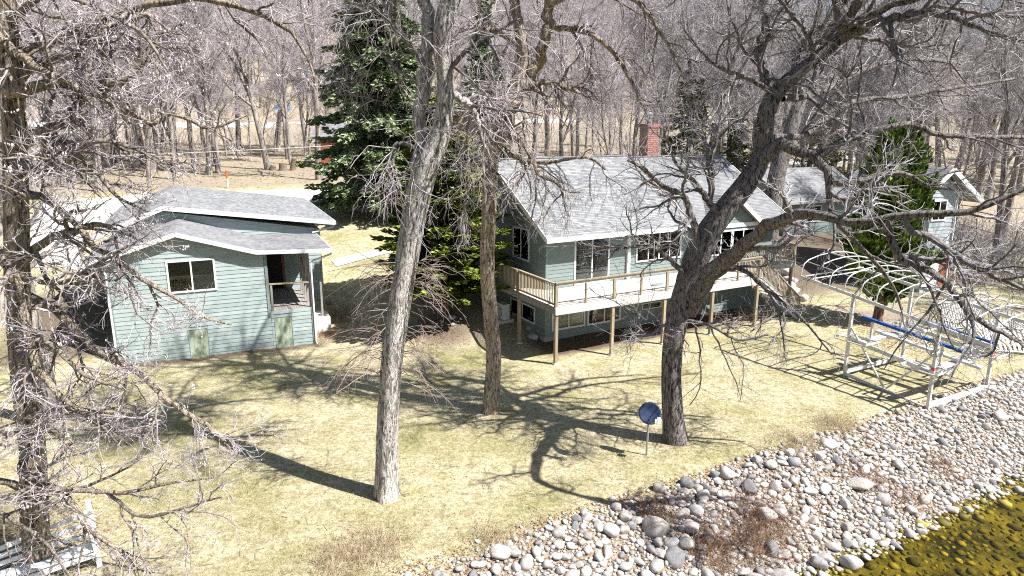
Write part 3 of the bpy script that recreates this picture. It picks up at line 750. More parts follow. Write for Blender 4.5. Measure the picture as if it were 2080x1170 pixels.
# ------------------------------------------------------------------ neighbouring buildings
NF = Frame((22.2, 56.0), .46)
N0 = thing('garage', 'low grey roofed garage in the shade between the lake house and tall cedar', 'garage', NF.W(0, 0, 2))
m_ = MB(); m_.prism([NF.W(0, v, z) for v, z in ((0, 1.4), (7, 1.4), (7, 4.95), (3.5, 7.2), (0, 4.95))], NF.u * 9); nw = m_.build('wall', 'siding', N0)
siding(Frame(NF.O, NF.ang), nw, 'siding', 0, 9, 1.9, 4.9, [(2.4, 4.2, 3.2, 4.6)], expo=.3)
window(Frame(NF.O, NF.ang), N0, 2.5, 4.1, 3.3, 4.5, 2, .1)
for sg, sd in ((0, 41), (1, 42)):
    lo = -.5 if sg == 0 else 7.5
    r_ = roof_plane('roof', [NF.W(-.4, lo, 5.0), NF.W(9.4, lo, 5.0), NF.W(-.4, 3.5, 7.45), NF.W(9.4, 3.5, 7.45)], N0, 'shingle_dark', .12, sd, .25)
    board(r_, 'fascia', 'lumber_grey', NF.W(-.4, lo - .02, 4.93), NF.W(9.4, lo - .02, 4.93), .04, .16)
RF = Frame((25.2, 44.6), .38)
R0 = thing('white_cottage', 'white cottage with white gable trim half hidden behind the tall cedar', 'house', RF.W(0, 0, .3))
m_ = MB(); m_.prism([RF.W(u, 0, z) for u, z in ((2.75, -.5), (5.0, -.5), (5.0, 6.9), (3.6, 8.2), (2.75, 7.5))], RF.v * 6); rw = m_.build('wall', 'house_white', R0)
RW = Frame(RF.O, RF.ang)
siding(RW, rw, 'house_white', 2.75, 5.0, 3.0, 8.0, [(2.85, 4.2, 4.9, 6.3)], lim=lambda z: (max(2.75, 3.6 - (8.2 - z) / .75), min(5, 3.6 + (8.2 - z) / .8)), expo=.25)
window(RW, R0, 2.95, 4.1, 5.0, 6.2, 2, .10)
for i in range(4):
    m_ = MB(); m_.fbox(RW, (2.8, 4.2), (-.03, -.003), (.4 + i * .55, .4 + i * .55 + .53)); m_.build('door_panel', 'white', R0)
m_ = MB()
for r_i in range(22):
    for c_i in range(3):
        m_.fbox(RW, (4.3 + c_i * .24 + (.1 if r_i % 2 else 0), 4.3 + c_i * .24 + .22 + (.1 if r_i % 2 else 0)), (-.03, -.003), (.3 + r_i * .12, .3 + r_i * .12 + .105))
o = m_.build('brick_pier', 'brick', R0)
for (a, za, b_, zb, sd) in ((2.2, 7.35, 3.6, 8.42, 45), (3.6, 8.42, 6.9, 6.15, 46)):
    lo, hi = ((a, za), (b_, zb)) if za < zb else ((b_, zb), (a, za))
    r_ = roof_plane('roof', [RF.W(lo[0], -.6, lo[1]), RF.W(lo[0], 6.4, lo[1]), RF.W(hi[0], -.6, hi[1]), RF.W(hi[0], 6.4, hi[1])], R0, 'shingle_dark', .14, sd, .2)
    board(r_, 'rake_board', 'white', RF.W(a, -.63, za - .1), RF.W(b_, -.63, zb - .1), .05, .3)
pipe([RF.W(5.05, -.1, 6.8), RF.W(5.05, -.1, .3)], R0, r=.06)
BF = Frame((-25.6, 92.0), .12)
B0 = thing('brick_house', 'orange red brick house glimpsed behind the big dark spruce', 'house', BF.W(0, 0, 5.5))
m_ = MB(); m_.prism([BF.W(0, v, z) for v, z in ((0, 4.6), (8, 4.6), (8, 9.6), (4, 11.6), (0, 9.6))], BF.u * 15); bw = m_.build('wall', 'mortar', B0)
m_ = MB(); BW = Frame(BF.O, BF.ang)
for r_i in range(32):
    for c_i in range(36):
        x = c_i * .42 + (.2 if r_i % 2 else 0)
        if x < 14.6 and not (3 < x < 5.2 and 8 < r_i < 20):
            m_.fbox(BW, (x, x + .39), (-.03, -.002), (4.8 + r_i * .15, 4.8 + r_i * .15 + .13))
m_.build('brick_courses', 'brick', bw, kind='stuff')
window(BW, B0, 3.4, 5.1, 6.2, 7.6, 2, .1)
for lo in (-.5, 8.5):
    roof_plane('roof', [BF.W(-.5, lo, 9.5), BF.W(15.5, lo, 9.5), BF.W(-.5, 4, 11.9), BF.W(15.5, 4, 11.9)], B0, 'shingle_dark', .14, 51, .5)

# ------------------------------------------------------------------ boat lift with canopy frame
L0 = thing('boat_lift', 'white aluminium boat lift with hooped canopy frame and blue bunks standing ashore', 'boat lift', LF.W(0, 0, 0))
gzl = lambda v: 0.02 if v > -2 else -.28
CZ = lambda v: 3.80 + .115 * v
for nm, u, v in (('a', 0, 0), ('b', 0, -3.85), ('c', 4.3, -3.85), ('d', 4.3, 0)):
    m_ = MB(); m_.beam(LF.W(u, v, gzl(v)), LF.W(u, v, CZ(v) - .06), .12, .12, LF.u); pst = m_.build('lift_post', 'alum', L0)
    m_ = MB(); m_.fbox(LF, (u - .2, u + .2), (v - .2, v + .2), (gzl(v) - .06, gzl(v) + .03)); m_.build('foot_pad', 'steel', L0)
    if v < -2:
        m_ = MB(); m_.fbox(LF, (u - .063, u + .063), (v - .063, v + .063), (1.55, 1.68)); m_.build('red_band', 'red', L0)
for u in (0, 4.3):
    board(L0, 'base_beam', 'alum', LF.W(u, -.06, .14), LF.W(u, -3.79, -.12), .10, .14)
    board(L0, 'side_beam', 'alum', LF.W(u, -.06, 1.85), LF.W(u, -3.79, 1.42), .08, .18)
    board(L0, 'brace', 'alum', LF.W(u + .01, -.07, 2.35), LF.W(u + .01, -1.9, .12), .07, .07)
    board(L0, 'brace', 'alum', LF.W(u + .01, -3.78, 2.2), LF.W(u + .01, -2.0, .12), .07, .07)
board(L0, 'base_beam', 'alum', LF.W(.06, 0, .25), LF.W(4.24, 0, .25), .10, .18)
board(L0, 'base_beam', 'alum', LF.W(.06, -3.85, .02), LF.W(4.24, -3.85, .02), .12, .22)
for v, z in ((-.35, 1.72), (-3.5, 1.40)):                       # cradle cross platforms
    board(L0, 'cradle_beam', 'alum', LF.W(-.1, v, z), LF.W(4.4, v, z), .34, .09)
    for u in (-.25, 4.0):
        m_ = MB()
        for dv in (-.75, .75):
            m_.beam(LF.W(u - .2, v + dv, z + .16), LF.W(u + .9, v + dv, z + .16), .06, .08)
        for du in (-.17, .35, .87):
            m_.beam(LF.W(u + du, v - .75, z + .10), LF.W(u + du, v + .75, z + .10), .06, .05)
        m_.build('side_frame', 'alum', L0)
    for u in (1.05, 3.25):
        board(L0, 'bunk_support', 'alum', LF.W(u, v, z), LF.W(u, v, z + .85), .08, .08)
for u in (1.05, 3.25):
    board(L0, 'bunk', 'blue', LF.W(u, .15, 2.66), LF.W(u, -4.35, 2.32), .16, .12)
board(L0, 'center_beam', 'alum', LF.W(2.15, .1, 1.85), LF.W(2.15, -4.6, 1.5), .30, .10)
V0, V1 = 2.9, -5.8
for u in (0, 4.3):
    board(L0, 'canopy_rail', 'alum', LF.W(u, V0, CZ(V0)), LF.W(u, V1, CZ(V1)), .09, .14)
hoop = [(0, 0), (.02, .35), (.16, .62), (.45, .78), (1.2, .93), (2.15, 1.0), (3.1, .93), (3.85, .78), (4.14, .62), (4.28, .35), (4.3, 0)]
m_ = MB(); m_.tube([LF.W(2.15, v, CZ(v) + .95) for v in np.linspace(V0, V1, 4)], [.035] * 4, 6); m_.build('ridge_pole', 'alum', L0, smooth=True)
for v in np.linspace(V0 - .05, V1 + .05, 12):
    m_ = MB(); m_.tube([LF.W(u, v, CZ(v) + z) for u, z in hoop], [.03] * len(hoop), 6); m_.build('canopy_hoop', 'alum', L0, smooth=True)
for u0, s_ in ((.35, 1), (3.95, -1)):
    m_ = MB(); m_.tube([LF.W(u0, v, CZ(v) + .70) for v in np.linspace(V0, V1, 4)], [.02] * 4, 5); m_.build('side_pole', 'alum', L0, smooth=True)
for (vv) in (V0 - .3, V0 - .7):
    m_ = MB(); m_.tube([LF.W(u, vv, CZ(vv) + .1) for u in (0, 4.3)], [.03, .03], 6); m_.build('cross_pole', 'alum', L0)
m_ = MB(); m_.beam(LF.W(0, V1 + 1.9, CZ(V1 + 1.9) - .12), LF.W(0, V1, CZ(V1) - .12), .05, .12); m_.build('winch_rail', 'steel', L0)

q_ = LF.W(.0, -3.85, 2.5)
m_ = MB(); m_.tube([q_ + LF.u * -.14 + LF.v * .34 * cos(a) + np.array([0, 0, .34 * sin(a)]) for a in np.linspace(0, 2 * pi, 21)], [.018] * 21, 5, False)
for a in (0, 1.05, 2.1):
    m_.beam(q_ - LF.u * .14 + LF.v * .33 * cos(a) + np.array([0, 0, .33 * sin(a)]), q_ - LF.u * .14 - LF.v * .33 * cos(a) - np.array([0, 0, .33 * sin(a)]), .02, .02, LF.u)
m_.build('winch_wheel', 'steel', L0)
for (u, v, zc) in ((.07, -.07, 1.9), (.07, -3.78, 1.5), (4.23, -3.78, 1.5), (4.23, -.07, 1.9)):
    m_ = MB(); m_.tube([LF.W(u, v, CZ(v) - .1), LF.W(u, v + .02, zc)], [.008, .008], 4); m_.build('lift_cable', 'steel', L0)
    m_ = MB(); m_.fbox(LF, (u - .09, u + .09), (v - .06, v + .06), (zc - .14, zc + .1)); m_.build('bracket', 'steel', L0)
# dock sections stacked beyond the lift
def dock(px, py, z, L, W_, tilt, rot, label, slats=9):
    c_ = atz(px, py, z); g = G(c_[0], c_[1])
    T = thing('dock_section', label, 'dock section', (c_[0], c_[1], g), 'aluminium dock sections stacked on the grass')
    ex = np.array([cos(rot), sin(rot), 0]); eu = np.array([-sin(rot) * cos(tilt), cos(rot) * cos(tilt), sin(tilt)])
    nn = np.cross(ex, eu); base = np.array([c_[0], c_[1], g + .10])
    pt = lambda a, b2: base + ex * a + eu * b2
    for b2 in (0, W_):
        board(T, 'frame_beam', 'alum', pt(-L / 2, b2), pt(L / 2, b2), .06, .14, nn)
    for a in (-L / 2, L / 2):
        board(T, 'frame_beam', 'alum', pt(a, .04), pt(a, W_ - .04), .06, .13, nn)
    for i in range(slats):
        a = -L / 2 + (i + .7) * L / (slats + .4)
        board(T, 'slat', 'alum', pt(a, .05) + nn * .02, pt(a, W_ - .05) + nn * .02, L / slats * .45, .03, nn)
    for a in (-L / 2 + .2, L / 2 - .2):
        board(T, 'dock_leg', 'steel', pt(a, W_ * .8) - nn * .05, np.array([*(pt(a, W_ * .8) - nn * (.75 if sin(tilt) > .5 else .05))[:2], g]) + np.array([0, 0, .02]), .05, .05)
    return T
dock(1938, 668, .1, 1.7, 1.45, 1.15, .35, 'slatted dock section leaning upright nearest the boat lift')
dock(1985, 662, .1, 1.5, 1.35, 1.1, .5, 'second slatted dock section leaning just right of the upright one')
dock(2020, 690, .1, 2.2, 1.3, .55, .2, 'slatted dock section lying half tilted between the others')
dock(2068, 715, .1, 2.6, 1.4, .7, -.2, 'largest tilted dock section nearest the stony shore', 12)
dock(2075, 668, .3, 2.4, 1.2, .25, .3, 'nearly flat dock section at the back of the stack', 10)

# ------------------------------------------------------------------ small things on the lawn
q = atz(1313, 925, 0); gq = G(q[0], q[1])
T = thing('satellite_dish', 'round slate blue satellite dish on a thin pole beside the leaning tree', 'satellite dish', (q[0], q[1], gq))
m_ = MB(); m_.tube([(q[0], q[1], gq - .1), (q[0] + .02, q[1] + .03, gq + 1.35)], [.035, .035], 10); m_.build('pole', 'steel', T, smooth=True)
cn = np.array([q[0] + .04, q[1] - .05, gq + 1.60]); ax = np.array([-.22, -.86, .46]); ax /= np.linalg.norm(ax)
sx = np.cross(ax, [0, 0, 1]); sx /= np.linalg.norm(sx); sy = np.cross(sx, ax)
V_ = []; F_ = []; K = 36; rr = (0, .12, .22, .31, .38, .385)
for j, r in enumerate(rr):
    for i in range(K):
        a = 2 * pi * i / K
        V_.append(cn + sx * r * 1.0 * cos(a) + sy * r * 1.0 * sin(a) + ax * (.42 * r * r - (.0 if j < 5 else .02)))
for j in range(len(rr) - 1):
    for i in range(K):
        F_.append((j * K + i, j * K + (i + 1) % K, (j + 1) * K + (i + 1) % K, (j + 1) * K + i))
m_ = MB(); m_.add(V_, F_); m_.add(np.array(V_) - ax * .025, [f[::-1] for f in F_]); m_.build('dish', 'dish', T, smooth=True)
sx = sx if sx[0] > 0 else -sx
arm0, arm1 = cn - sy * .36 + sx * .02, cn - sy * .27 + sx * .30 + ax * .34
m_ = MB(); m_.tube([arm0, arm1], [.018, .018], 6); m_.build('feed_arm', 'steel', T)
m_ = MB(); m_.hexa([arm1 + sx * a * .10 + sy * b2 * .07 + ax * c2 * .08 for a in (-1, 1) for b2 in (-1, 1) for c2 in (-1, 1)])
m_.hexa([arm1 + sx * (.02 + a * .06) + sy * (.10 + b2 * .05) + ax * c2 * .05 for a in (-1, 1) for b2 in (-1, 1) for c2 in (-1, 1)]); m_.build('receiver', 'white', T)
m_ = MB(); m_.hexa([cn - ax * .09 - sy * .12 + sx * a * .07 + sy * b2 * .12 + ax * c2 * .06 for a in (-1, 1) for b2 in (-1, 1) for c2 in (-1, 1)]); m_.build('mount_bracket', 'steel', T)

q = HF.W(-1.0, 3.0, 0); gq = G(q[0], q[1])
T = thing('heat_pump', 'white outdoor air conditioner unit in the shade under the side deck', 'air conditioner', (q[0], q[1], gq))
m_ = MB(); m_.fbox(HF, (-1.5, -.45), (2.6, 3.5), (gq - .15, gq + .08)); m_.build('pad', 'concrete', T)
m_ = MB(); m_.fbox(HF, (-1.1, -.7), (2.65, 3.45), (gq + .1, gq + .95)); m_.build('casing', 'white', T)
m_ = MB()
for r in (.12, .2, .28, .34):
    m_.tube([HF.W(-1.115, 3.12 + r * cos(a), gq + .52 + r * sin(a)) for a in np.linspace(0, 2 * pi, 25)], [.008] * 25, 4, False)
m_.build('fan_grille', 'steel', T)

q = atz(463, 383, 4.75); gq = G(q[0], q[1])
T = thing('marker_stake', 'thin road marker stake with orange top and white base', 'marker', (q[0], q[1], gq))
m_ = MB(); m_.tube([(q[0], q[1], gq), (q[0], q[1], gq + .95)], [.09, .09], 8); m_.build('white_post', 'white', T)
m_ = MB(); m_.tube([(q[0], q[1], gq + .95), (q[0], q[1], gq + 1.75)], [.12, .10], 8); m_.build('orange_tip', 'orange', T)
q = atz(575, 345, 5.5); gq = G(q[0], q[1])
for i, (dx, dy, r, h, lab) in enumerate(((0, 0, .5, .9, 'broad cut tree stump beside the slanting trunk beyond the road'), (-1.2, -.3, .38, .6, 'smaller cut stump left of the broad one'), (1.1, .4, .36, 1.5, 'tall broken stump right of the broad one'))):
    gg = G(q[0] + dx, q[1] + dy); m_ = MB(); m_.tube([(q[0] + dx, q[1] + dy, gg - .2), (q[0] + dx, q[1] + dy, gg + .3), (q[0] + dx + .15 * i, q[1] + dy, gg + h)], [r * 1.25, r, r * .9], 12)
    single(m_, 'stump', 'stump', lab, 'stump', (q[0] + dx, q[1] + dy, gg), 'stumps beyond the road')
q = atz(575, 274, 8.5)
m_ = MB(); gg = G(q[0], q[1]); m_.prism([(q[0] + a, q[1], gg + b2) for a, b2 in ((-1.8, 0), (1.8, 0), (1.6, .9), (.3, 1.6), (-1.5, 1.1))], (0, 1.6, 0))
single(m_, 'tarp_heap', 'tarp', 'small bright blue tarp covered heap by the far road', 'tarp', (q[0], q[1], gg))
m_ = MB()
pa, pb = at(-500, 336, 76), at(2300, 165, 70)
ts = np.linspace(0, 1, 40)
m_.tube([pa + (pb - pa) * t_ - np.array([0, 0, 1.6 * 4 * t_ * (1 - t_)]) for t_ in ts], [.028] * 40, 5)
single(m_, 'utility_wire', 'white', 'long pale overhead wire sagging across the wood', 'wire', tuple(pa), smooth=True)

# white slatted dock ladder bench at the lower left
T = thing('white_bench', 'white painted wooden bench frame by the left tree trunk', 'bench', tuple(atz(160, 1155, 0)))
e1 = atz(203, 1150, .02)
dl = atz(0, 1172, .5) - atz(140, 1125, .5); dl[2] = 0; dl /= np.linalg.norm(dl)
side = np.array([-dl[1], dl[0], 0]); side = -side if side[1] < 0 else side
zz = np.array([0, 0, 1.])
p0 = e1.copy(); p0[2] = G(p0[0], p0[1])
A1, A2 = p0, p0 + side * .62 - dl * .05
def bb(name, a, b2, wd, ht, up=(0, 0, 1)):
    board(T, name, 'white', a, b2, wd, ht, up)
for off in (0, 2.3):
    bb('leg', A1 + dl * off, A1 + dl * (off + .05) + zz * .95, .12, .05, side)
    bb('leg', A2 + dl * off, A2 + dl * (off + .03) + zz * 1.62, .12, .05, side)
    bb('rung', A1 + dl * off + zz * .12 + side * .02, A2 + dl * off + zz * .12 - side * .02, .05, .09)
    bb('rung', A1 + dl * off + zz * .42, A2 + dl * off + zz * .42, .05, .10)
    bb('armrest', A1 + dl * off + zz * .88 - side * .05, A2 + dl * off + zz * .88, .12, .05)
    bb('brace', A1 + dl * off + zz * .42 + side * .3, A1 + dl * off + zz * .85 + side * .35, .08, .04, side)
for k in range(4):
    bb('seat_slat', A1 + side * (.06 + k * .14) - dl * .05 + zz * .48, A1 + side * (.06 + k * .14) + dl * 2.35 + zz * .48, .11, .03)
for k in range(3):
    bb('back_slat', A2 + zz * (.72 + k * .30) - dl * .05 - side * .05, A2 + zz * (.66 + k * .18) + dl * 2.35 - side * .05, .03, .12)
bb('apron', A1 + zz * .38 - side * .03, A1 + dl * 2.3 + zz * .38 - side * .03, .03, .13)
#__PART2__
# ------------------------------------------------------------------ trees
def resample(pts, n):
    """Smooth centre line (x, y, z, r) through the given points."""
    pts = np.array(pts, float)
    if len(pts) == 2:
        t_ = np.linspace(0, 1, n)[:, None]
        return pts[0] + (pts[1] - pts[0]) * t_
    P = np.vstack([2 * pts[0] - pts[1], pts, 2 * pts[-1] - pts[-2]])
    d = np.concatenate([[0], np.cumsum(np.linalg.norm(np.diff(pts[:, :3], axis=0), axis=1))])
    out = []
    for s in np.linspace(0, d[-1], n):
        i = min(int(np.searchsorted(d, s, 'right')) - 1, len(pts) - 2)
        f = (s - d[i]) / max(d[i + 1] - d[i], 1e-6)
        a, b_, c_, e = P[i], P[i + 1], P[i + 2], P[i + 3]
        q = .5 * (2 * b_ + (c_ - a) * f + (2 * a - 5 * b_ + 4 * c_ - e) * f * f + (3 * b_ - a - 3 * c_ + e) * f ** 3)
        q[3] = b_[3] + (c_[3] - b_[3]) * f
        out.append(q)
    return np.array(out)
def grow(P, R, per, length, tr, ang, npts, wig, trop, rfac, rmin, r, taper=.35, falloff=.5):
    """Children of the branches P (N, n, 3): per each, lengths, start range, angle range, wiggle, tropism."""
    N, n, _ = P.shape
    m = N * per
    par = np.repeat(np.arange(N), per)
    t_ = tr[0] + (tr[1] - tr[0]) * ((np.tile(np.arange(per), N) + r.uniform(0, 1, m)) / per)
    fi = t_ * (n - 1); i0 = np.minimum(fi.astype(int), n - 2); f = (fi - i0)[:, None]
    a, b_ = P[par, i0], P[par, i0 + 1]
    pos = a + (b_ - a) * f
    tan = b_ - a; tan /= np.linalg.norm(tan, axis=1, keepdims=True) + 1e-9
    rp = R[par, i0] * (1 - f[:, 0]) + R[par, i0 + 1] * f[:, 0]
    pv = r.normal(size=(m, 3)); pv -= (pv * tan).sum(1, keepdims=True) * tan; pv /= np.linalg.norm(pv, axis=1, keepdims=True) + 1e-9
    an = r.uniform(ang[0], ang[1], m)[:, None]
    d = np.cos(an) * tan + np.sin(an) * pv
    L = r.uniform(length[0], length[1], m) * (1 - falloff * t_)
    st = (L / (npts - 1))[:, None]
    out = np.empty((m, npts, 3)); out[:, 0] = pos
    for i in range(1, npts):
        d = d + wig * r.normal(size=(m, 3)) + np.array([0, 0, trop])
        d /= np.linalg.norm(d, axis=1, keepdims=True) + 1e-9
        out[:, i] = out[:, i - 1] + d * st
    r0 = np.clip(rp * rfac * r.uniform(.7, 1.1, m), rmin, None)
    rr = r0[:, None] * np.linspace(1, taper, npts)[None]
    return out, np.maximum(rr, rmin * .6)

def trunk_mesh(line, k, seed, flare=True, rough=.05):
    n = len(line); r = np.random.default_rng(seed)
    th = np.arange(k) * 2 * pi / k; z = np.linspace(0, 1, n)[:, None] * 6
    rg = np.ones((n, k))
    for f, a in ((2, .06), (3, .05), (5, .03)):
        rg += a * np.sin(f * th[None] + z * r.uniform(-.5, .5) + r.uniform(0, 6))
    rg += rough * np.sin(13 * th[None] + 2.2 * np.sin(z * 2.1)) * .5 + r.uniform(-rough, rough, (n, k)) * .55
    if flare:
        d0 = np.linalg.norm(line[:, :3] - line[0, :3], axis=1)[:, None]
        rg += np.exp(-d0 / .45) * (.20 + .12 * np.sin(5 * th[None] + seed))
    m_ = MB(); m_.tubes(line[None, :, :3], line[None, :, 3], k, rg)
    return m_

def px_limb(pts):
    """(px, py, Y, radius in px) -> (x, y, z, r)"""
    return [(*at(a, b_, Y), .86 * r * Y / FPX) for a, b_, Y, r in pts]

def fg_tree(name, label, trunk, limbs, bark, branch, twig, spec, seed, group=None, buds=0, extra_sprouts=None, k=36):
    r = np.random.default_rng(seed)
    tl = resample(trunk, max(30, int(6 * np.linalg.norm(np.array(trunk[0][:3]) - np.array(trunk[-1][:3])))))
    base = (tl[0, 0], tl[0, 1], G(tl[0, 0], tl[0, 1]))
    tl[0, 2] = base[2] - .15
    T = thing(name, label, 'tree', base, group)
    trunk_mesh(tl, k, seed).build('trunk', bark, T, smooth=True)
    LP, LR = [], []
    for lb in limbs:
        li = resample(lb, 26)
        li[2:-1, :3] += r.normal(size=(23, 3)) * li[2:-1, 3:4] * .22
        trunk_mesh(li, 14, seed + len(LP) + 1, False, .06).build('limb', bark if lb[0][3] > .09 else branch, T, smooth=True)
        LP.append(li[:, :3]); LR.append(li[:, 3])
    LP, LR = np.array(LP), np.array(LR)
    n1, l1, n2, l2, n3, l3, tw, rmin = spec['n1'], spec['l1'], spec['n2'], spec['l2'], spec['n3'], spec['l3'], spec['trop'], spec['rmin']
    sk = spec.get('bare', 0)
    P1, R1 = grow(LP[sk:], LR[sk:], n1, l1, spec.get('t1', (.12, 1)), (.5, 1.2), 10, .20, tw * .5, .62, spec.get('r1', .016), r)
    P2, R2 = grow(P1, R1, n2, l2, (.1, 1), (.4, 1.1), 7, .25, tw, .6, max(rmin * 1.5, .008), r)
    if extra_sprouts is not None:
        X1, Y1 = extra_sprouts; X2, Y2 = grow(X1, Y1, 7, (.25, .8), (.15, 1), (.3, .9), 5, .22, -.1, .7, .004, r, .5)
        m_ = MB(); m_.tubes(X1, Y1, 4); m_.tubes(X2, Y2, 3); m_.build('sprouts', 'sprout', T, kind='stuff')
    P3, R3 = grow(P2, R2, n3, l3, (.08, 1), (.3, 1.0), 4, .30, tw * 1.3, .7, rmin, r, .5)
    m_ = MB(); m_.tubes(P1, R1, 6); m_.build('branches', branch, T, smooth=True, kind='stuff')
    m_ = MB(); m_.tubes(P2, R2, 4); m_.tubes(P3, R3, 3); m_.build('twigs', twig, T, kind='stuff')
    if buds:
        tips = P3[r.integers(0, len(P3), buds), r.integers(1, 4, buds)]
        cl = np.repeat(tips[:buds // 6], 6, 0); tips = np.concatenate([tips, cl + r.normal(size=cl.shape) * .035])
        s = r.uniform(.010, .022, len(tips))[:, None, None]
        O_ = np.array([(1, 0, 0), (-1, 0, 0), (0, 1, 0), (0, -1, 0), (0, 0, 1.6), (0, 0, -1.6)])
        Vv = (tips[:, None] + O_[None] * s).reshape(-1, 3)
        Fo = np.array([(0, 2, 4), (2, 1, 4), (1, 3, 4), (3, 0, 4), (2, 0, 5), (1, 2, 5), (3, 1, 5), (0, 3, 5)])
        m_ = MB(); m_.add(Vv, (np.arange(len(tips))[:, None, None] * 6 + Fo[None]).reshape(-1, 3)); m_.build('buds', 'bud', T, kind='stuff')
    return T
def up_limbs(p, n, Lr, r, r0, lean=(0, 0), spread=.75):
    """Limbs of the crown above the frame, from the top of a stem."""
    out = []
    for i in range(n):
        a = 2 * pi * (i + r.uniform(0, .6)) / n; d = np.array([cos(a) * spread + lean[0], sin(a) * spread + lean[1], 1.0]); d /= np.linalg.norm(d)
        q = np.array(p[:3], float); L = r.uniform(*Lr); pts = [(*q, r0)]
        for j in range(1, 5):
            d = d + r.normal(size=3) * .16 + np.array([0, 0, -.02]); d /= np.linalg.norm(d)
            q = q + d * L / 4; pts.append((*q, r0 * (1 - .2 * j)))
        out.append(pts)
    return out

SP_OAK = dict(n1=7, l1=(1.8, 4.2), n2=8, l2=(.8, 2.1), n3=7, l3=(.25, .9), r1=.022, trop=.02, rmin=.0048)
SP_DROOP = dict(n1=7, l1=(1.5, 3.8), n2=8, l2=(.8, 2.1), r1=.020, n3=6, l3=(.3, .9), trop=-.10, rmin=.0045)
SP_NEAR = dict(n1=8, l1=(1.0, 2.7), n2=8, l2=(.5, 1.5), n3=6, l3=(.2, .65), trop=.02, rmin=.0036)

# T1: the pale forked trunk in the middle
r1 = np.random.default_rng(11)
t1 = px_limb([(787, 1008, 19.33, 30), (786, 960, 19.33, 29), (788, 860, 19.35, 27), (796, 740, 19.4, 26), (812, 620, 19.45, 26), (828, 520, 19.5, 26), (845, 420, 19.5, 28), (864, 345, 19.5, 28), (880, 310, 19.5, 25), (894, 272, 19.5, 22), (902, 230, 19.5, 20), (905, 150, 19.5, 19), (899, 90, 19.5, 20), (906, 30, 19.5, 20), (925, -30, 19.5, 19), (940, -120, 19.5, 17), (935, -260, 19.5, 13)])
stemL = px_limb([(848, 380, 19.6, 17), (852, 310, 19.75, 16), (856, 240, 19.8, 15.5), (862, 170, 19.8, 15.5), (870, 100, 19.8, 16), (868, 30, 19.8, 15), (862, -60, 19.8, 14), (845, -200, 19.8, 11)])
limbs = [stemL]
limbs += [px_limb([(918, 190, 19.5, 9), (956, 215, 19.8, 8), (968, 240, 20.0, 6), (985, 300, 20.2, 3)]),
          px_limb([(905, 150, 19.5, 6), (940, 110, 19.2, 5), (985, 80, 18.9, 4), (1050, 40, 18.6, 3)]),
          px_limb([(862, 130, 19.6, 7), (830, 90, 19.4, 5), (790, 40, 19.2, 4), (740, 5, 19.0, 3)]),
          px_limb([(860, 170, 19.7, 6), (820, 150, 20, 4), (770, 110, 20.4, 3), (720, 120, 20.8, 2)]),
          px_limb([(838, 298, 19.3, 5), (820, 290, 19.0, 4), (800, 296, 18.8, 3), (790, 330, 18.7, 2)])]
limbs += up_limbs(t1[-2], 8, (4, 8), r1, .15, (.1, 0)) + up_limbs(stemL[-2], 8, (4, 8), r1, .14, (-.3, .1), 1.0)
sp_lines, sp_r = [], []
for i in range(95):
    py = r1.choice([r1.normal(565, 22), r1.normal(690, 30), r1.uniform(520, 780)]); px = float(np.interp(py, [420, 520, 620, 740, 860], [845, 828, 812, 796, 788]))
    sgn = 1 if r1.uniform() < .45 else -1; p = at(px, py, 19.4)
    d = np.array([sgn * r1.uniform(.35, 1), r1.uniform(-.6, .5), r1.uniform(-.2, .45)]); d /= np.linalg.norm(d)
    L = r1.uniform(.5, 2.3); q = p + np.array([sgn * .27, -.1, 0]); ln = [q]
    for j in range(6):
        d = d + r1.normal(size=3) * .17 + np.array([0, 0, -.15]); d /= np.linalg.norm(d); q = q + d * L / 6; ln.append(q)
    sp_lines.append(ln); sp_r.append(np.linspace(.012, .005, 7))
fg_tree('forked_tree', 'tall pale barked tree with forked trunk and drooping sprouts, nearest the camera on the lawn', t1, limbs, 'bark_pale', 'branch', 'twig', dict(SP_DROOP, n1=7, n2=8, n3=5, bare=1), 101, extra_sprouts=(np.array(sp_lines), np.array(sp_r)))

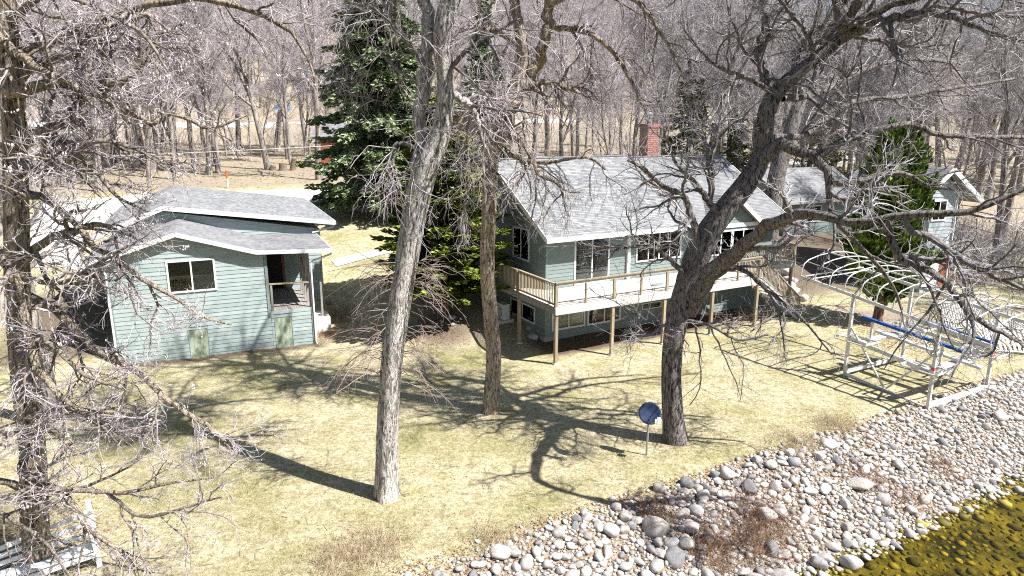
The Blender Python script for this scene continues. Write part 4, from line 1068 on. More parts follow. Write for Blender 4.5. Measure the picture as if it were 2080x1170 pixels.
# T2: the slimmer tan trunk in front of the gable
r2 = np.random.default_rng(12)
t2 = px_limb([(998, 836, 25.83, 20), (999, 800, 25.83, 19), (1003, 720, 25.85, 18), (995, 620, 25.9, 17.5), (990, 540, 25.9, 17.5), (993, 450, 25.9, 17), (996, 380, 25.9, 17), (999, 325, 25.9, 18), (1008, 290, 25.9, 20), (1027, 250, 25.9, 22), (1030, 215, 25.9, 20), (1048, 180, 25.9, 20), (1062, 120, 25.9, 15), (1055, 60, 25.9, 13), (1046, 10, 25.9, 12), (1040, -80, 25.9, 11), (1030, -220, 25.9, 8)])
stemR = px_limb([(1060, 175, 25.9, 17), (1086, 140, 25.8, 13), (1100, 95, 25.8, 13), (1112, 45, 25.7, 12), (1116, 0, 25.7, 12), (1135, -60, 25.6, 10), (1150, -180, 25.5, 7)])
limbs = [stemR,
         px_limb([(1065, 190, 25.8, 8), (1100, 168, 25.4, 6), (1150, 178, 25.0, 5), (1180, 190, 24.8, 3)]),
         px_limb([(1012, 292, 25.6, 8), (1027, 280, 25.3, 7), (1055, 288, 25.0, 6), (1080, 318, 24.7, 5), (1095, 355, 24.5, 4), (1135, 375, 24.3, 4), (1150, 430, 24.2, 2)]),
         px_limb([(1010, 255, 25.6, 9), (985, 232, 25.2, 7), (962, 222, 24.9, 6), (940, 240, 24.7, 4), (925, 270, 24.5, 3)]),
         px_limb([(1020, 240, 25.5, 7), (1003, 215, 25.1, 6), (985, 205, 24.9, 5), (975, 190, 24.8, 4)]),
         px_limb([(1035, 225, 25.5, 7), (1060, 215, 25.0, 6), (1035, 205, 24.8, 5), (1000, 200, 24.6, 4)]),
         px_limb([(1000, 340, 25.6, 5), (985, 360, 25.2, 4), (960, 370, 24.9, 3), (940, 400, 24.7, 2)]),
         px_limb([(1015, 300, 25.6, 6), (1060, 325, 25.2, 5), (1110, 330, 24.8, 4), (1190, 320, 24.4, 3), (1230, 345, 24.2, 2)]),
         px_limb([(1110, 60, 25.7, 8), (1170, 60, 25.3, 6), (1230, 90, 24.8, 5), (1280, 160, 24.5, 4), (1320, 250, 24.4, 2)]),
         px_limb([(1116, 10, 25.7, 8), (1200, -30, 25, 7), (1290, 0, 24.5, 5), (1350, 80, 24.2, 4), (1390, 160, 24.2, 2)]),
         px_limb([(1050, 90, 25.9, 7), (1000, 60, 25.4, 5), (950, 70, 25.0, 3)])]
limbs += up_limbs(t2[-2], 5, (3.5, 6), r2, .13, (-.1, 0)) + up_limbs(stemR[-2], 5, (3.5, 6), r2, .12, (.3, -.1))
fg_tree('burled_tree', 'slimmer tan trunk with lichen and a burled twiggy fork in front of the house gable', t2, limbs, 'bark_ochre', 'branch_tan', 'twig', dict(SP_DROOP, n1=8, n2=8, n3=5, bare=1, t1=(.05, 1), l1=(1.1, 3.0), trop=-.13), 102)

# T3: the dark leaning oak in front of the deck
r3 = np.random.default_rng(13)
t3 = px_limb([(1372, 896, 23.18, 29), (1368, 850, 23.18, 27), (1365, 780, 23.2, 25), (1367, 710, 23.2, 25), (1377, 650, 23.2, 27), (1394, 590, 23.2, 28), (1414, 530, 23.2, 30), (1442, 470, 23.2, 28), (1484, 415, 23.2, 26), (1525, 362, 23.2, 24), (1547, 318, 23.2, 21), (1553, 263, 23.2, 20), (1564, 212, 23.2, 19), (1587, 178, 23.2, 17), (1621, 148, 23.2, 14), (1650, 124, 23.2, 14), (1680, 102, 23.1, 13), (1706, 79, 23.1, 13)])
limbs = [px_limb([(1706, 79, 23.1, 13), (1751, 56, 22.3, 11), (1800, 40, 21.5, 10), (1857, 29, 20.6, 9), (1909, 26, 19.9, 8), (1939, 37, 19.5, 7), (1977, 50, 19.1, 6), (2015, 66, 18.8, 5), (2085, 85, 18.4, 4)]),
         px_limb([(1684, 95, 23.1, 10), (1699, 49, 23.3, 9), (1717, 15, 23.5, 8), (1730, -40, 23.7, 7), (1720, -160, 24, 5)]),
         px_limb([(1879, 27, 20.3, 5), (1900, 12, 20.1, 5), (1960, 22, 20, 4), (2030, 32, 20, 4), (2100, 30, 20, 3)]),
         px_limb([(1541, 330, 23.1, 17), (1586, 299, 22.6, 14), (1631, 311, 22.2, 12), (1655, 318, 22.0, 11), (1676, 340, 21.8, 10), (1684, 372, 21.6, 9), (1684, 410, 21.5, 8), (1690, 445, 21.4, 7), (1719, 469, 21.4, 6), (1753, 507, 21.3, 6), (1784, 541, 21.3, 5), (1810, 575, 21.3, 4), (1832, 630, 21.3, 3)]),
         px_limb([(1665, 316, 22.7, 9), (1706, 290, 22.6, 8), (1751, 274, 22.5, 8), (1800, 259, 22.4, 7), (1845, 253, 22.3, 7), (1902, 271, 22.2, 6), (1977, 278, 22.0, 6), (2090, 279, 21.8, 4)]),
         px_limb([(1691, 372, 22.5, 8), (1732, 370, 22.4, 7), (1789, 356, 22.4, 6), (1838, 353, 22.3, 5), (1890, 378, 22.2, 4), (1940, 385, 22.1, 3)]),
         px_limb([(1398, 632, 23.1, 22), (1430, 575, 22.5, 19), (1457, 540, 21.9, 17), (1495, 513, 21.0, 16), (1534, 482, 20.0, 15), (1565, 458, 19.2, 14), (1598, 440, 18.4, 13), (1636, 434, 17.7, 12), (1683, 437, 17.1, 11), (1739, 452, 16.7, 9), (1797, 446, 16.4, 8.5), (1842, 434, 16.2, 8), (1910, 435, 15.9, 8), (1979, 428, 15.7, 7), (2030, 405, 15.5, 6), (2110, 370, 15.3, 5)]),
         px_limb([(1797, 448, 16.4, 9), (1825, 520, 16.3, 9), (1869, 541, 16.2, 9), (1903, 558, 16.1, 9), (1931, 585, 16, 8), (1958, 623, 15.9, 8), (2003, 661, 15.8, 6), (2061, 688, 15.7, 5), (2110, 720, 15.6, 4)]),
         px_limb([(1835, 440, 16.2, 6), (1850, 470, 16.2, 7), (1890, 480, 16.2, 8), (1930, 510, 16.2, 7), (1985, 545, 16.2, 6), (2090, 590, 16.2, 5)]),
         px_limb([(1830, 520, 16.3, 6), (1900, 528, 16.6, 6), (1980, 535, 17, 5), (2090, 560, 17.5, 4)]),
         px_limb([(1450, 552, 23.0, 7), (1500, 545, 22.6, 6), (1560, 590, 22.3, 5), (1600, 625, 22.0, 4), (1640, 660, 21.8, 3), (1690, 720, 21.7, 2)]),
         px_limb([(1395, 560, 23.1, 7), (1340, 510, 22.8, 5), (1290, 500, 22.5, 4), (1240, 510, 22.3, 3)]),
         px_limb([(1420, 510, 23.1, 9), (1405, 440, 22.9, 8), (1385, 395, 22.8, 7), (1350, 380, 22.7, 5), (1310, 345, 22.6, 4), (1275, 325, 22.6, 3)]),
         px_limb([(1455, 430, 23.1, 9), (1435, 405, 23.0, 8), (1420, 380, 22.9, 6), (1395, 355, 22.8, 5), (1370, 325, 22.7, 4), (1350, 270, 22.7, 3)]),
         px_limb([(1440, 415, 23.1, 7), (1446, 370, 23.1, 6), (1440, 320, 23.1, 5), (1450, 250, 23.1, 4)]),
         px_limb([(1570, 195, 23.2, 10), (1540, 110, 23.5, 8), (1555, 50, 23.7, 7), (1540, -30, 23.9, 5)]),
         px_limb([(1580, 190, 23.1, 8), (1520, 160, 22.9, 6), (1450, 130, 22.7, 4), (1390, 60, 22.6, 3)]),
         px_limb([(1655, 125, 23.1, 6), (1640, 70, 22.9, 5), (1600, 20, 22.8, 4), (1570, -20, 22.7, 3)]),
         px_limb([(1735, 75, 23.0, 6), (1800, 85, 22.6, 5), (1850, 95, 22.4, 4), (1930, 90, 22.2, 3)]),
         px_limb([(1590, 200, 23.3, 8), (1660, 190, 24, 8), (1740, 150, 24.6, 6), (1830, 120, 25.2, 5), (1950, 130, 25.6, 3)]),
         px_limb([(1560, 280, 23.3, 8), (1640, 270, 24, 7), (1720, 210, 24.5, 6), (1800, 200, 25, 5), (1930, 180, 25.5, 4), (2060, 160, 26, 3)]),
         px_limb([(1385, 650, 23, 5), (1440, 660, 22.5, 4), (1500, 690, 22.2, 3), (1560, 680, 22, 2)]),
         px_limb([(1378, 665, 23, 5), (1350, 660, 22.8, 4), (1320, 680, 22.6, 3), (1290, 660, 22.4, 2)])]
limbs += up_limbs(px_limb([(1717, 0, 23.5, 8)])[0], 5, (4, 6), r3, .12) + up_limbs(px_limb([(1706, 60, 22.5, 8)])[0], 5, (4, 7), r3, .13, (.2, -.5)) + up_limbs(px_limb([(1545, -10, 23.8, 8)])[0], 5, (4, 7), r3, .12, (-.3, 0))
fg_tree('leaning_oak', 'dark leaning oak with heavy crooked limbs reaching right, beside the satellite dish', t3, limbs, 'bark_dark', 'branch', 'twig_dark', dict(SP_OAK, n1=8, n2=7, n3=5, l1=(1.4, 3.8), l2=(.7, 2.0), l3=(.25, .9)), 103)

# left edge trees, their limbs hang into the picture
r4 = np.random.default_rng(14)
t4 = px_limb([(80, 1168, 15.55, 38), (74, 1110, 15.55, 33), (70, 1000, 15.55, 30), (66, 900, 15.6, 28), (52, 795, 15.6, 27), (42, 696, 15.6, 26), (36, 597, 15.6, 26), (34, 466, 15.6, 26), (31, 308, 15.6, 25), (26, 205, 15.6, 24), (20, 100, 15.6, 23), (14, 0, 15.6, 22), (8, -120, 15.6, 18), (0, -260, 15.6, 14)])
limbs = [px_limb([(50, 600, 15.4, 12), (66, 607, 15.2, 11), (112, 630, 15.0, 10), (151, 670, 14.9, 10), (191, 709, 14.8, 10), (244, 736, 14.7, 9), (283, 759, 14.6, 7), (318, 790, 14.5, 7), (350, 820, 14.5, 6), (404, 854, 14.4, 6), (438, 878, 14.4, 5), (480, 925, 14.3, 3)]),
         px_limb([(-60, 960, 15, 10), (17, 982, 14.6, 8), (67, 990, 14.4, 7), (135, 995, 14.2, 7), (215, 999, 14, 6), (269, 999, 13.9, 5), (337, 982, 13.8, 4), (440, 970, 13.7, 2)]),
         px_limb([(55, 930, 15.5, 10), (40, 955, 15.0, 9), (84, 979, 14.6, 9), (135, 1009, 14.2, 9), (162, 1043, 14, 8), (182, 1076, 13.9, 7), (229, 1107, 13.8, 6), (263, 1137, 13.7, 5), (290, 1190, 13.6, 4)]),
         px_limb([(215, 999, 14, 5), (252, 1029, 13.9, 5), (286, 1049, 13.8, 5), (337, 1043, 13.7, 4), (404, 1022, 13.6, 3), (450, 1010, 13.6, 2)]),
         px_limb([(-60, 30, 15.4, 12), (0, 79, 15.2, 11), (41, 113, 15.0, 9), (85, 144, 14.8, 8), (140, 165, 14.6, 6), (190, 215, 14.5, 4)]),
         px_limb([(10, 190, 15.4, 13), (68, 176, 15.1, 12), (137, 171, 14.9, 12), (161, 185, 14.8, 10), (205, 191, 14.7, 8), (239, 219, 14.6, 6), (280, 236, 14.5, 6), (311, 253, 14.4, 5), (339, 233, 14.4, 5), (376, 239, 14.3, 4), (427, 260, 14.2, 4), (500, 235, 14.1, 2)]),
         px_limb([(195, 190, 14.7, 8), (210, 170, 14.8, 8), (219, 140, 14.9, 6), (205, 100, 15, 5), (190, 40, 15.2, 3)]),
         px_limb([(215, 185, 14.7, 8), (245, 162, 14.8, 8), (274, 144, 14.9, 7), (308, 103, 15, 6), (325, 70, 15.1, 4), (370, 50, 15.2, 3)]),
         px_limb([(22, 170, 15.6, 10), (90, 125, 15.4, 9), (150, 110, 15.3, 8), (185, 68, 15.2, 8), (222, 55, 15.1, 7), (260, 41, 15.0, 6), (300, 30, 15, 4), (340, 60, 15, 2)]),
         px_limb([(18, 120, 15.6, 12), (70, 95, 15.6, 11), (120, 80, 15.6, 10), (209, 38, 15.4, 9), (256, 24, 15.3, 9), (308, 10, 15.2, 8), (359, 0, 15.1, 8), (410, -5, 15, 7), (462, 7, 14.9, 7), (513, 22, 14.8, 6), (564, 48, 14.7, 6), (595, 66, 14.6, 5), (633, 137, 14.5, 3), (645, 190, 14.5, 2)]),
         px_limb([(27, 294, 15.5, 13), (68, 276, 15.3, 12), (103, 260, 15.1, 11), (137, 243, 15, 10), (154, 212, 14.9, 8), (166, 188, 14.8, 7)]),
         px_limb([(80, 265, 15.2, 8), (137, 298, 14.9, 8), (171, 328, 14.7, 7), (205, 359, 14.6, 6), (240, 400, 14.5, 4), (300, 430, 14.4, 3)]),
         px_limb([(34, 410, 15.6, 11), (60, 398, 15.4, 9), (94, 404, 15.1, 9), (150, 453, 14.9, 8), (196, 505, 14.7, 8), (241, 524, 14.6, 7), (271, 554, 14.5, 6), (320, 584, 14.4, 6), (361, 607, 14.3, 5), (406, 641, 14.2, 4), (470, 660, 14.1, 2)]),
         px_limb([(40, 540, 15.6, 12), (90, 490, 15.4, 10), (120, 478, 15.2, 10), (150, 468, 15.0, 9), (180, 457, 14.9, 8), (211, 458, 14.8, 6), (241, 470, 14.7, 5), (290, 490, 14.6, 3)]),
         px_limb([(-30, 505, 14.8, 11), (0, 525, 14.7, 11), (26, 558, 14.6, 11), (49, 611, 14.5, 11), (59, 683, 14.4, 10), (75, 745, 14.3, 9), (110, 790, 14.2, 7), (160, 830, 14.1, 5), (230, 840, 14, 3)]),
         px_limb([(40, 560, 15.2, 7), (120, 575, 14.6, 6), (190, 540, 14.2, 5), (260, 500, 14, 3)]),
         px_limb([(60, 850, 15.2, 8), (120, 830, 14.6, 6), (190, 850, 14.2, 5), (240, 900, 14, 3)]),
         px_limb([(35, 690, 15.2, 7), (100, 700, 14.5, 6), (170, 760, 14, 5), (250, 790, 13.7, 3)]),
         px_limb([(10, 50, 15.6, 9), (90, -10, 15, 7), (180, 10, 14.6, 5), (290, 70, 14.2, 4), (350, 160, 14, 2)]),
         px_limb([(40, 330, 15.4, 8), (110, 350, 14.8, 6), (180, 290, 14.3, 5), (270, 300, 14, 4), (350, 350, 13.9, 2)]),
         px_limb([(-40, 1010, 14.5, 7), (30, 1060, 14, 5), (90, 1100, 13.7, 4), (150, 1180, 13.5, 3)]),
         px_limb([(-60, 850, 14.8, 7), (10, 880, 14.4, 6), (90, 860, 14, 4), (150, 900, 13.8, 2)])]
limbs += up_limbs(t4[-2], 5, (3, 6), r4, .12, (.2, 0))
fg_tree('left_edge_tree', 'big tan barked tree at the left edge with budding limbs hanging across the cabin', t4, limbs, 'bark_tan', 'branch_tan', 'twig', dict(SP_NEAR, n1=8), 104, buds=1500)
r5 = np.random.default_rng(15)
q5 = HF.W(-22.5, -1.5, 0)
t5 = [(-17.6, 24.5, 0, .38), (-17.7, 24.5, 3, .33), (-17.9, 24.6, 6, .30), (-18.0, 24.6, 9, .27), (-17.8, 24.6, 12, .22), (-17.7, 24.5, 16, .15)]
fg_tree('mossy_tree', 'second darker trunk standing behind the big left edge tree beside the cabin', t5, up_limbs(t5[3], 5, (3, 5), r5, .12) + up_limbs(t5[4], 5, (3, 5), r5, .10) + up_limbs(t5[2], 4, (3, 4.5), r5, .10), 'bark_wood', 'branch', 'twig_dark', dict(SP_OAK, n1=6, n2=7, n3=5), 105, k=22)
# tree just behind the right end of the house
t6 = [(*at(1571, 405, 46), .62), (*at(1578, 357, 46), .56), (*at(1597, 301, 46), .5), (*at(1608, 256, 46), .46), (*at(1623, 210, 46), .42), (*at(1650, 120, 46), .32), (*at(1670, 0, 46), .2)]
t6[0] = (t6[0][0] - .4, 46, G(t6[0][0], 46), .75)
r6 = np.random.default_rng(16)
fg_tree('slanting_tree', 'thick slanting trunk rising just behind the right end of the green house', t6, up_limbs(t6[4], 6, (4, 7), r6, .2) + up_limbs(t6[5], 6, (4, 7), r6, .16), 'bark_dark', 'branch', 'twig_dark', dict(SP_OAK, n1=7, n2=6, n3=5, l1=(1.5, 3.5), l2=(.7, 1.6), l3=(.3, .8), rmin=.010), 106, k=22)

# ------------------------------------------------------------------ the bare wood: a few kinds, each tree its own copy
def wood_proto(seed, Ht, r0, nl, lean, label, split=None):
    r = np.random.default_rng(seed)
    T = thing('bare_tree', label, 'tree', (0, 0, 0), 'bare trees of the wood')
    P = []; q = np.zeros(3); q[2] = -.3; d = np.array([lean, lean * .4, 1.0])
    for i in range(9):
        P.append((*q, r0 * (1 - .095 * i))); d = d + r.normal(size=3) * .07 * np.array([1, 1, 0]); d[2] = 1; q = q + d / np.linalg.norm(d) * Ht / 8.2
    tl = resample(P, 18)
    m_ = trunk_mesh(tl, 9, seed, True, .04)
    LP, LR = grow(tl[None, :, :3], tl[None, :, 3], nl, (Ht * .28, Ht * .5), (.30, .98), (.45, .95), 9, .10, .10, .55, .03, r, .3)
    m_.tubes(LP, LR, 5); m_.build('trunk', 'bark_wood', T, smooth=True)
    P1, R1 = grow(LP, LR, 7, (1.4, 3.4), (.15, 1), (.45, 1.0), 6, .14, .05, .5, .020, r)
    P2, R2 = grow(P1, R1, 7, (.7, 1.9), (.15, 1), (.4, 1.0), 4, .16, .03, .55, .013, r)
    P3, R3 = grow(P2, R2, 5, (.35, 1.0), (.15, 1), (.35, .9), 3, .16, .03, .7, .010, r, .6)
    m_ = MB(); m_.tubes(P1, R1, 4); m_.tubes(P2, R2, 3); m_.tubes(P3, R3, 3); m_.build('crown', 'twig_wood', T, kind='stuff')
    return T
WLS = ['straight tall bare tree of the leafless wood behind the houses', 'medium bare tree with a slight lean in the wood behind the houses', 'thickest tall bare tree kind in the wood behind the houses', 'slim young bare tree in the wood behind the houses', 'strongly leaning bare tree in the wood behind the houses', 'low thin bare sapling in the wood behind the houses']
protos = [wood_proto(200 + i, h, r0, nl, ln, WLS[i]) for i, (h, r0, nl, ln) in enumerate(((22, .34, 14, .03), (19, .26, 13, -.06), (24, .44, 15, .0), (16, .19, 12, .08), (20, .30, 14, -.16), (11, .12, 10, .03)))]
rw_ = np.random.default_rng(21)
fixed = [(545, 345, 0, 1.0, 2), (592, 335, 1, 1.0, 1), (648, 365, 0, 1.1, 0), (425, 355, 4, 1.0, 0), (395, 350, 0, .9, 4), (445, 352, 4, 1.0, 4), (485, 322, 5, 1.1, 5), (530, 320, 5, .9, 5), (460, 318, 1, .8, 3), (510, 310, 5, 1.0, 5), (620, 320, 5, 1.0, 3), (1190, 305, 4, .9, 4), (1205, 312, 1, .9, 1), (1222, 316, 5, 1.1, 5), (1262, 298, 3, .9, 3), (1160, 292, 3, .8, 3), (1240, 300, 5, 1, 5), (1280, 302, 3, 1, 3), (1470, 333, 2, 1.0, 2), (1420, 300, 1, 1, 1), (1690, 330, 0, 1, 0), (310, 350, 2, 1, 2), (270, 345, 0, .9, 0), (360, 340, 1, 1, 1), (230, 335, 3, 1.1, 3), (330, 310, 4, .9, 4)]
def hit(px, py):
    r_ = ray(px, py); C_ = np.array([0, 0, CAMH])
    for t_ in np.arange(12, 400, .2):
        p = C_ + t_ * r_
        if p[2] < G(p[0], p[1]):
            return p
    return p
spots = [(*hit(px, py)[:2], k_, s_) for px, py, _, s_, k_ in fixed]
def clear(x, y):
    u, v = HF.uv((x, y)); cu, cv = CF.uv((x, y)); nu, nv = NF.uv((x, y)); ru, rv = RF.uv((x, y)); bu, bv = BF.uv((x, y))
    if -3 < u < 20 and v < 15 or -3 < cu < 14 and cv < 22 or -3 < nu < 12 and -6 < nv < 10 or -3 < ru < 9 and -12 < rv < 12 or -2 < bu < 18 and -14 < bv < 10:
        return False
    lo, hi = road_edges(min(max(u, -27), 110))
    if lo - 2 < v < hi + 3 or 122 < v < 138:
        return False
    return True
def lens(x, y):
    z = y * cos(PITCH) - (G(x, y) - CAMH) * sin(PITCH)
    return 1040 + FPX * x / z
while len(spots) < 215:
    Y = rw_.choice([rw_.uniform(60, 95), rw_.uniform(80, 125)]); X = rw_.uniform(-.85, .85) * Y
    px = lens(X, Y)
    if not clear(X, Y) or Y < 100 and 440 < px < 680 or Y < 100 and 1120 < px < 1300 and rw_.uniform() < .8:
        continue
    u, v = HF.uv((X, Y))
    if u > -30 and u < 14 and v < 44 or u >= 14 and v < 10:
        continue
    if any((X - a) ** 2 + (Y - b_) ** 2 < 7 for a, b_, *_ in spots):
        continue
    spots.append((X, Y, int(rw_.integers(0, 6)), rw_.uniform(.85, 1.25)))
for x, y in ((33, 58), (37, 52), (40, 62), (34, 66), (43, 56), (46, 64), (36, 74), (50, 70), (41, 46), (47, 50), (39, 39), (44, 41), (31, 74), (52, 58), (27, 70), (23, 75), (-38, 55), (-42, 62), (-36, 48), (-46, 52), (-33, 42), (-40, 44), (-31, 34), (-36, 37), (18, 66), (12, 70), (5, 72)):
    spots.append((x, y, int(rw_.integers(0, 6)), rw_.uniform(.8, 1.1)))
used = set()
for x, y, k_, s_ in spots:
    p = protos[k_]
    loc = (x, y, G(x, y)); sc = (s_, s_, s_ * rw_.uniform(.92, 1.1))
    if k_ not in used:
        used.add(k_); p.location = loc; p.scale = sc; p.rotation_euler.z = rw_.uniform(0, 6.28)
    else:
        copy_tree(p, loc, rw_.uniform(0, 6.28), sc, WLS[k_], 'bare trees of the wood')
# far wood on the rising hill: one mass, instanced on points
rf = np.random.default_rng(33)
n = 1500
v = rf.uniform(138, 330, n); u = rf.uniform(-230, 330, n)
pts = np.array([HF.W(a, b_, 0) for a, b_ in zip(u, v)]); pts[:, 2] = ground(pts[:, 0], pts[:, 1])
me = bpy.data.meshes.new('far_wood'); me.vertices.add(n); me.vertices.foreach_set('co', pts.astype(np.float32).ravel()); me.update()
fw = bpy.data.objects.new('far_wood', me); COL.objects.link(fw); fw['kind'] = 'stuff'
ng = bpy.data.node_groups.new('far_wood', 'GeometryNodeTree')
ng.interface.new_socket('Geometry', in_out='INPUT', socket_type='NodeSocketGeometry'); ng.interface.new_socket('Geometry', in_out='OUTPUT', socket_type='NodeSocketGeometry')
gi = ng.nodes.new('NodeGroupInput'); go = ng.nodes.new('NodeGroupOutput'); iop = ng.nodes.new('GeometryNodeInstanceOnPoints'); allj = ng.nodes.new('GeometryNodeJoinGeometry')
for p in (protos[0], protos[1], protos[4]):
    j_ = ng.nodes.new('GeometryNodeJoinGeometry'); g2 = ng.nodes.new('GeometryNodeGeometryToInstance')
    for ch_ in p.children:
        oi = ng.nodes.new('GeometryNodeObjectInfo'); oi.inputs[0].default_value = ch_; ng.links.new(oi.outputs['Geometry'], j_.inputs[0])
    ng.links.new(j_.outputs[0], g2.inputs[0]); ng.links.new(g2.outputs[0], allj.inputs[0])
ng.links.new(gi.outputs[0], iop.inputs['Points']); ng.links.new(allj.outputs[0], iop.inputs['Instance']); iop.inputs['Pick Instance'].default_value = True
rv = ng.nodes.new('FunctionNodeRandomValue'); rv.data_type = 'FLOAT_VECTOR'; rv.inputs[0].default_value = (0, 0, 0); rv.inputs[1].default_value = (0, 0, 6.28)
rs = ng.nodes.new('FunctionNodeRandomValue'); rs.data_type = 'FLOAT'; rs.inputs[2].default_value = .8; rs.inputs[3].default_value = 1.25
ng.links.new(rv.outputs[0], iop.inputs['Rotation']); ng.links.new(rs.outputs[1], iop.inputs['Scale']); ng.links.new(iop.outputs[0], go.inputs[0])
fw.modifiers.new('far_wood', 'NODES').node_group = ng

# ------------------------------------------------------------------ evergreens
def conifer(name, label, base, Ht, z0, rad, mat, bark, seed, droop=-.25, shape=1.0, dens=14, leaf=(.34, .075), whorl=.36, nb=10, flat=False, r0=.4, up=0., gaps=.12, cat='tree'):
    r = np.random.default_rng(seed)
    T = thing(name, label, cat, base)
    b0 = np.array(base, float)
    m_ = trunk_mesh(resample([(*b0 - [0, 0, .2], r0), (*(b0 + [.1, 0, Ht * .5]), r0 * .55), (*(b0 + [0, 0, Ht]), .03)], 20), 12, seed)
    m_.build('trunk', bark, T, smooth=True)
    A, D, L = [], [], []
    z = z0
    while z < Ht - .1:
        f = (z - z0) / (Ht - z0); rl = rad * (1 - f) ** shape * (1 if f > .08 else .75 + f * 3) + .12
        for i in range(nb):
            if r.uniform() < gaps:
                continue
            a = r.uniform(0, 2 * pi); A.append(b0 + [0, 0, z + r.uniform(-.15, .15)])
            D.append([cos(a), sin(a), up + r.uniform(-.25, .25) * (.5 if flat else 1)]); L.append(rl * r.uniform(.62, 1.12))
        z += whorl * r.uniform(.8, 1.2)
    A, D, L = np.array(A), np.array(D), np.array(L); N = len(A); n = 7
    D /= np.linalg.norm(D, axis=1, keepdims=True)
    P = np.empty((N, n, 3)); P[:, 0] = A; d = D.copy()
    for i in range(1, n):
        d = d + np.array([0, 0, droop / n * (1.6 if i < 4 else -.6)]) + r.normal(size=(N, 3)) * .04; d /= np.linalg.norm(d, axis=1, keepdims=True)
        P[:, i] = P[:, i - 1] + d * (L / (n - 1))[:, None]
    m_ = MB(); m_.tubes(P, np.linspace(.03, .008, n)[None] * np.ones((N, 1)), 3); m_.build('boughs', bark, T, kind='stuff')
    cnt = np.maximum((L * dens).astype(int), 3); par = np.repeat(np.arange(N), cnt); m = len(par)
    t_ = r.uniform(.15, 1, m) ** .8; fi = t_ * (n - 1); i0 = np.minimum(fi.astype(int), n - 2); fr = (fi - i0)[:, None]
    pos = P[par, i0] * (1 - fr) + P[par, i0 + 1] * fr; tan = P[par, i0 + 1] - P[par, i0]; tan /= np.linalg.norm(tan, axis=1, keepdims=True)
    side = np.cross(tan, [0, 0, 1.]); side /= np.linalg.norm(side, axis=1, keepdims=True) + 1e-9
    wd_ = (1.15 - t_)[:, None] * np.minimum(L[par], 3)[:, None] * .34
    sg = r.choice([-1., 1.], m)[:, None]
    off = r.uniform(0, 1, m)[:, None]
    pos = pos + side * sg * wd_ * off + np.array([0, 0, 1.]) * (r.uniform(-.26, .12, m)[:, None] * (1 if not flat else .4) - off * wd_ * (.25 if not flat else .05))
    # four narrow needle sprays at every spot
    for q in range(3):
        ang = r.uniform(.1, 1.0, m)[:, None]
        dd = tan * np.cos(ang) + side * sg * np.sin(ang) + np.array([0, 0, 1.]) * r.uniform(-.35 + up, .25 + up, m)[:, None] * (1 if not flat else .5); dd /= np.linalg.norm(dd, axis=1, keepdims=True)
        nn = np.cross(dd, r.normal(size=(m, 3)) * (1 if not flat else .5) + np.array([0, 0, 1.0])); nn /= np.linalg.norm(nn, axis=1, keepdims=True) + 1e-9
        ll = leaf[0] * r.uniform(.6, 1.3, m)[:, None]; ww = leaf[1] * r.uniform(.7, 1.3, m)[:, None]
        Vv = np.stack([pos, pos + dd * ll * .45 + nn * ww, pos + dd * ll, pos + dd * ll * .45 - nn * ww], 1).reshape(-1, 3)
        if q == 0:
            mm = MB()
        mm.add(Vv, np.arange(m * 4).reshape(m, 4))
    mm.build('foliage', mat, T, kind='stuff')
    return T
conifer('spruce', 'tall dark blue green spruce with drooping boughs beside the concrete road', (-10.67, 57.2, G(-10.67, 57.2)), 24, 2.2, 6.6, 'spruce', 'bark_wood', 301, droop=-.5, shape=.8, dens=17, leaf=(.44, .10), nb=13, r0=.43, gaps=.22)
q = at(985, 300, 66)
conifer('spruce', 'narrower spruce seen behind the burled twiggy fork', (q[0], q[1], G(q[0], q[1])), 18.5, 1.5, 3.6, 'spruce', 'bark_wood', 302, droop=-.4, shape=.85, dens=15, leaf=(.40, .09), nb=10, gaps=.15)
conifer('yew_tree', 'bushy yellow green evergreen with layered sprays left of the house gable', (-3.7, 36.8, G(-3.7, 36.8)), 11.6, 1.2, 3.9, 'yew', 'bark_red', 303, droop=.05, shape=.5, dens=30, leaf=(.32, .075), whorl=.30, nb=13, flat=True, r0=.24, up=.10, gaps=.2)
conifer('cedar_tree', 'tall narrow bright green cedar behind the hooped boat lift', (21.3, 38.6, G(21.3, 38.6)), 10.9, 1.2, 3.0, 'cedar', 'bark_red', 304, droop=.2, shape=.42, dens=27, leaf=(.31, .085), whorl=.26, nb=11, r0=.26, up=.75, gaps=.1)
q = at(1395, 330, 66)
conifer('pine_tree', 'olive green pine behind the brick chimney', (q[0], q[1], G(q[0], q[1])), 13, 1.0, 3.4, 'pine', 'bark_wood', 305, droop=-.1, shape=.6, dens=10, leaf=(.45, .07), nb=8, gaps=.35)
q = at(1500, 300, 74)
conifer('pine_tree', 'lower olive pine right of the one behind the chimney', (q[0], q[1], G(q[0], q[1])), 9, .6, 2.6, 'pine', 'bark_wood', 306, droop=-.1, shape=.6, dens=10, leaf=(.45, .07), nb=8, gaps=.35)
q = at(1690, 190, 80)
conifer('pine_tree', 'distant olive pine glimpsed through the crooked oak limbs', (q[0], q[1], G(q[0], q[1])), 13, 1.0, 3.0, 'pine', 'bark_wood', 307, droop=-.1, shape=.6, dens=8, leaf=(.5, .08), nb=7, gaps=.35)

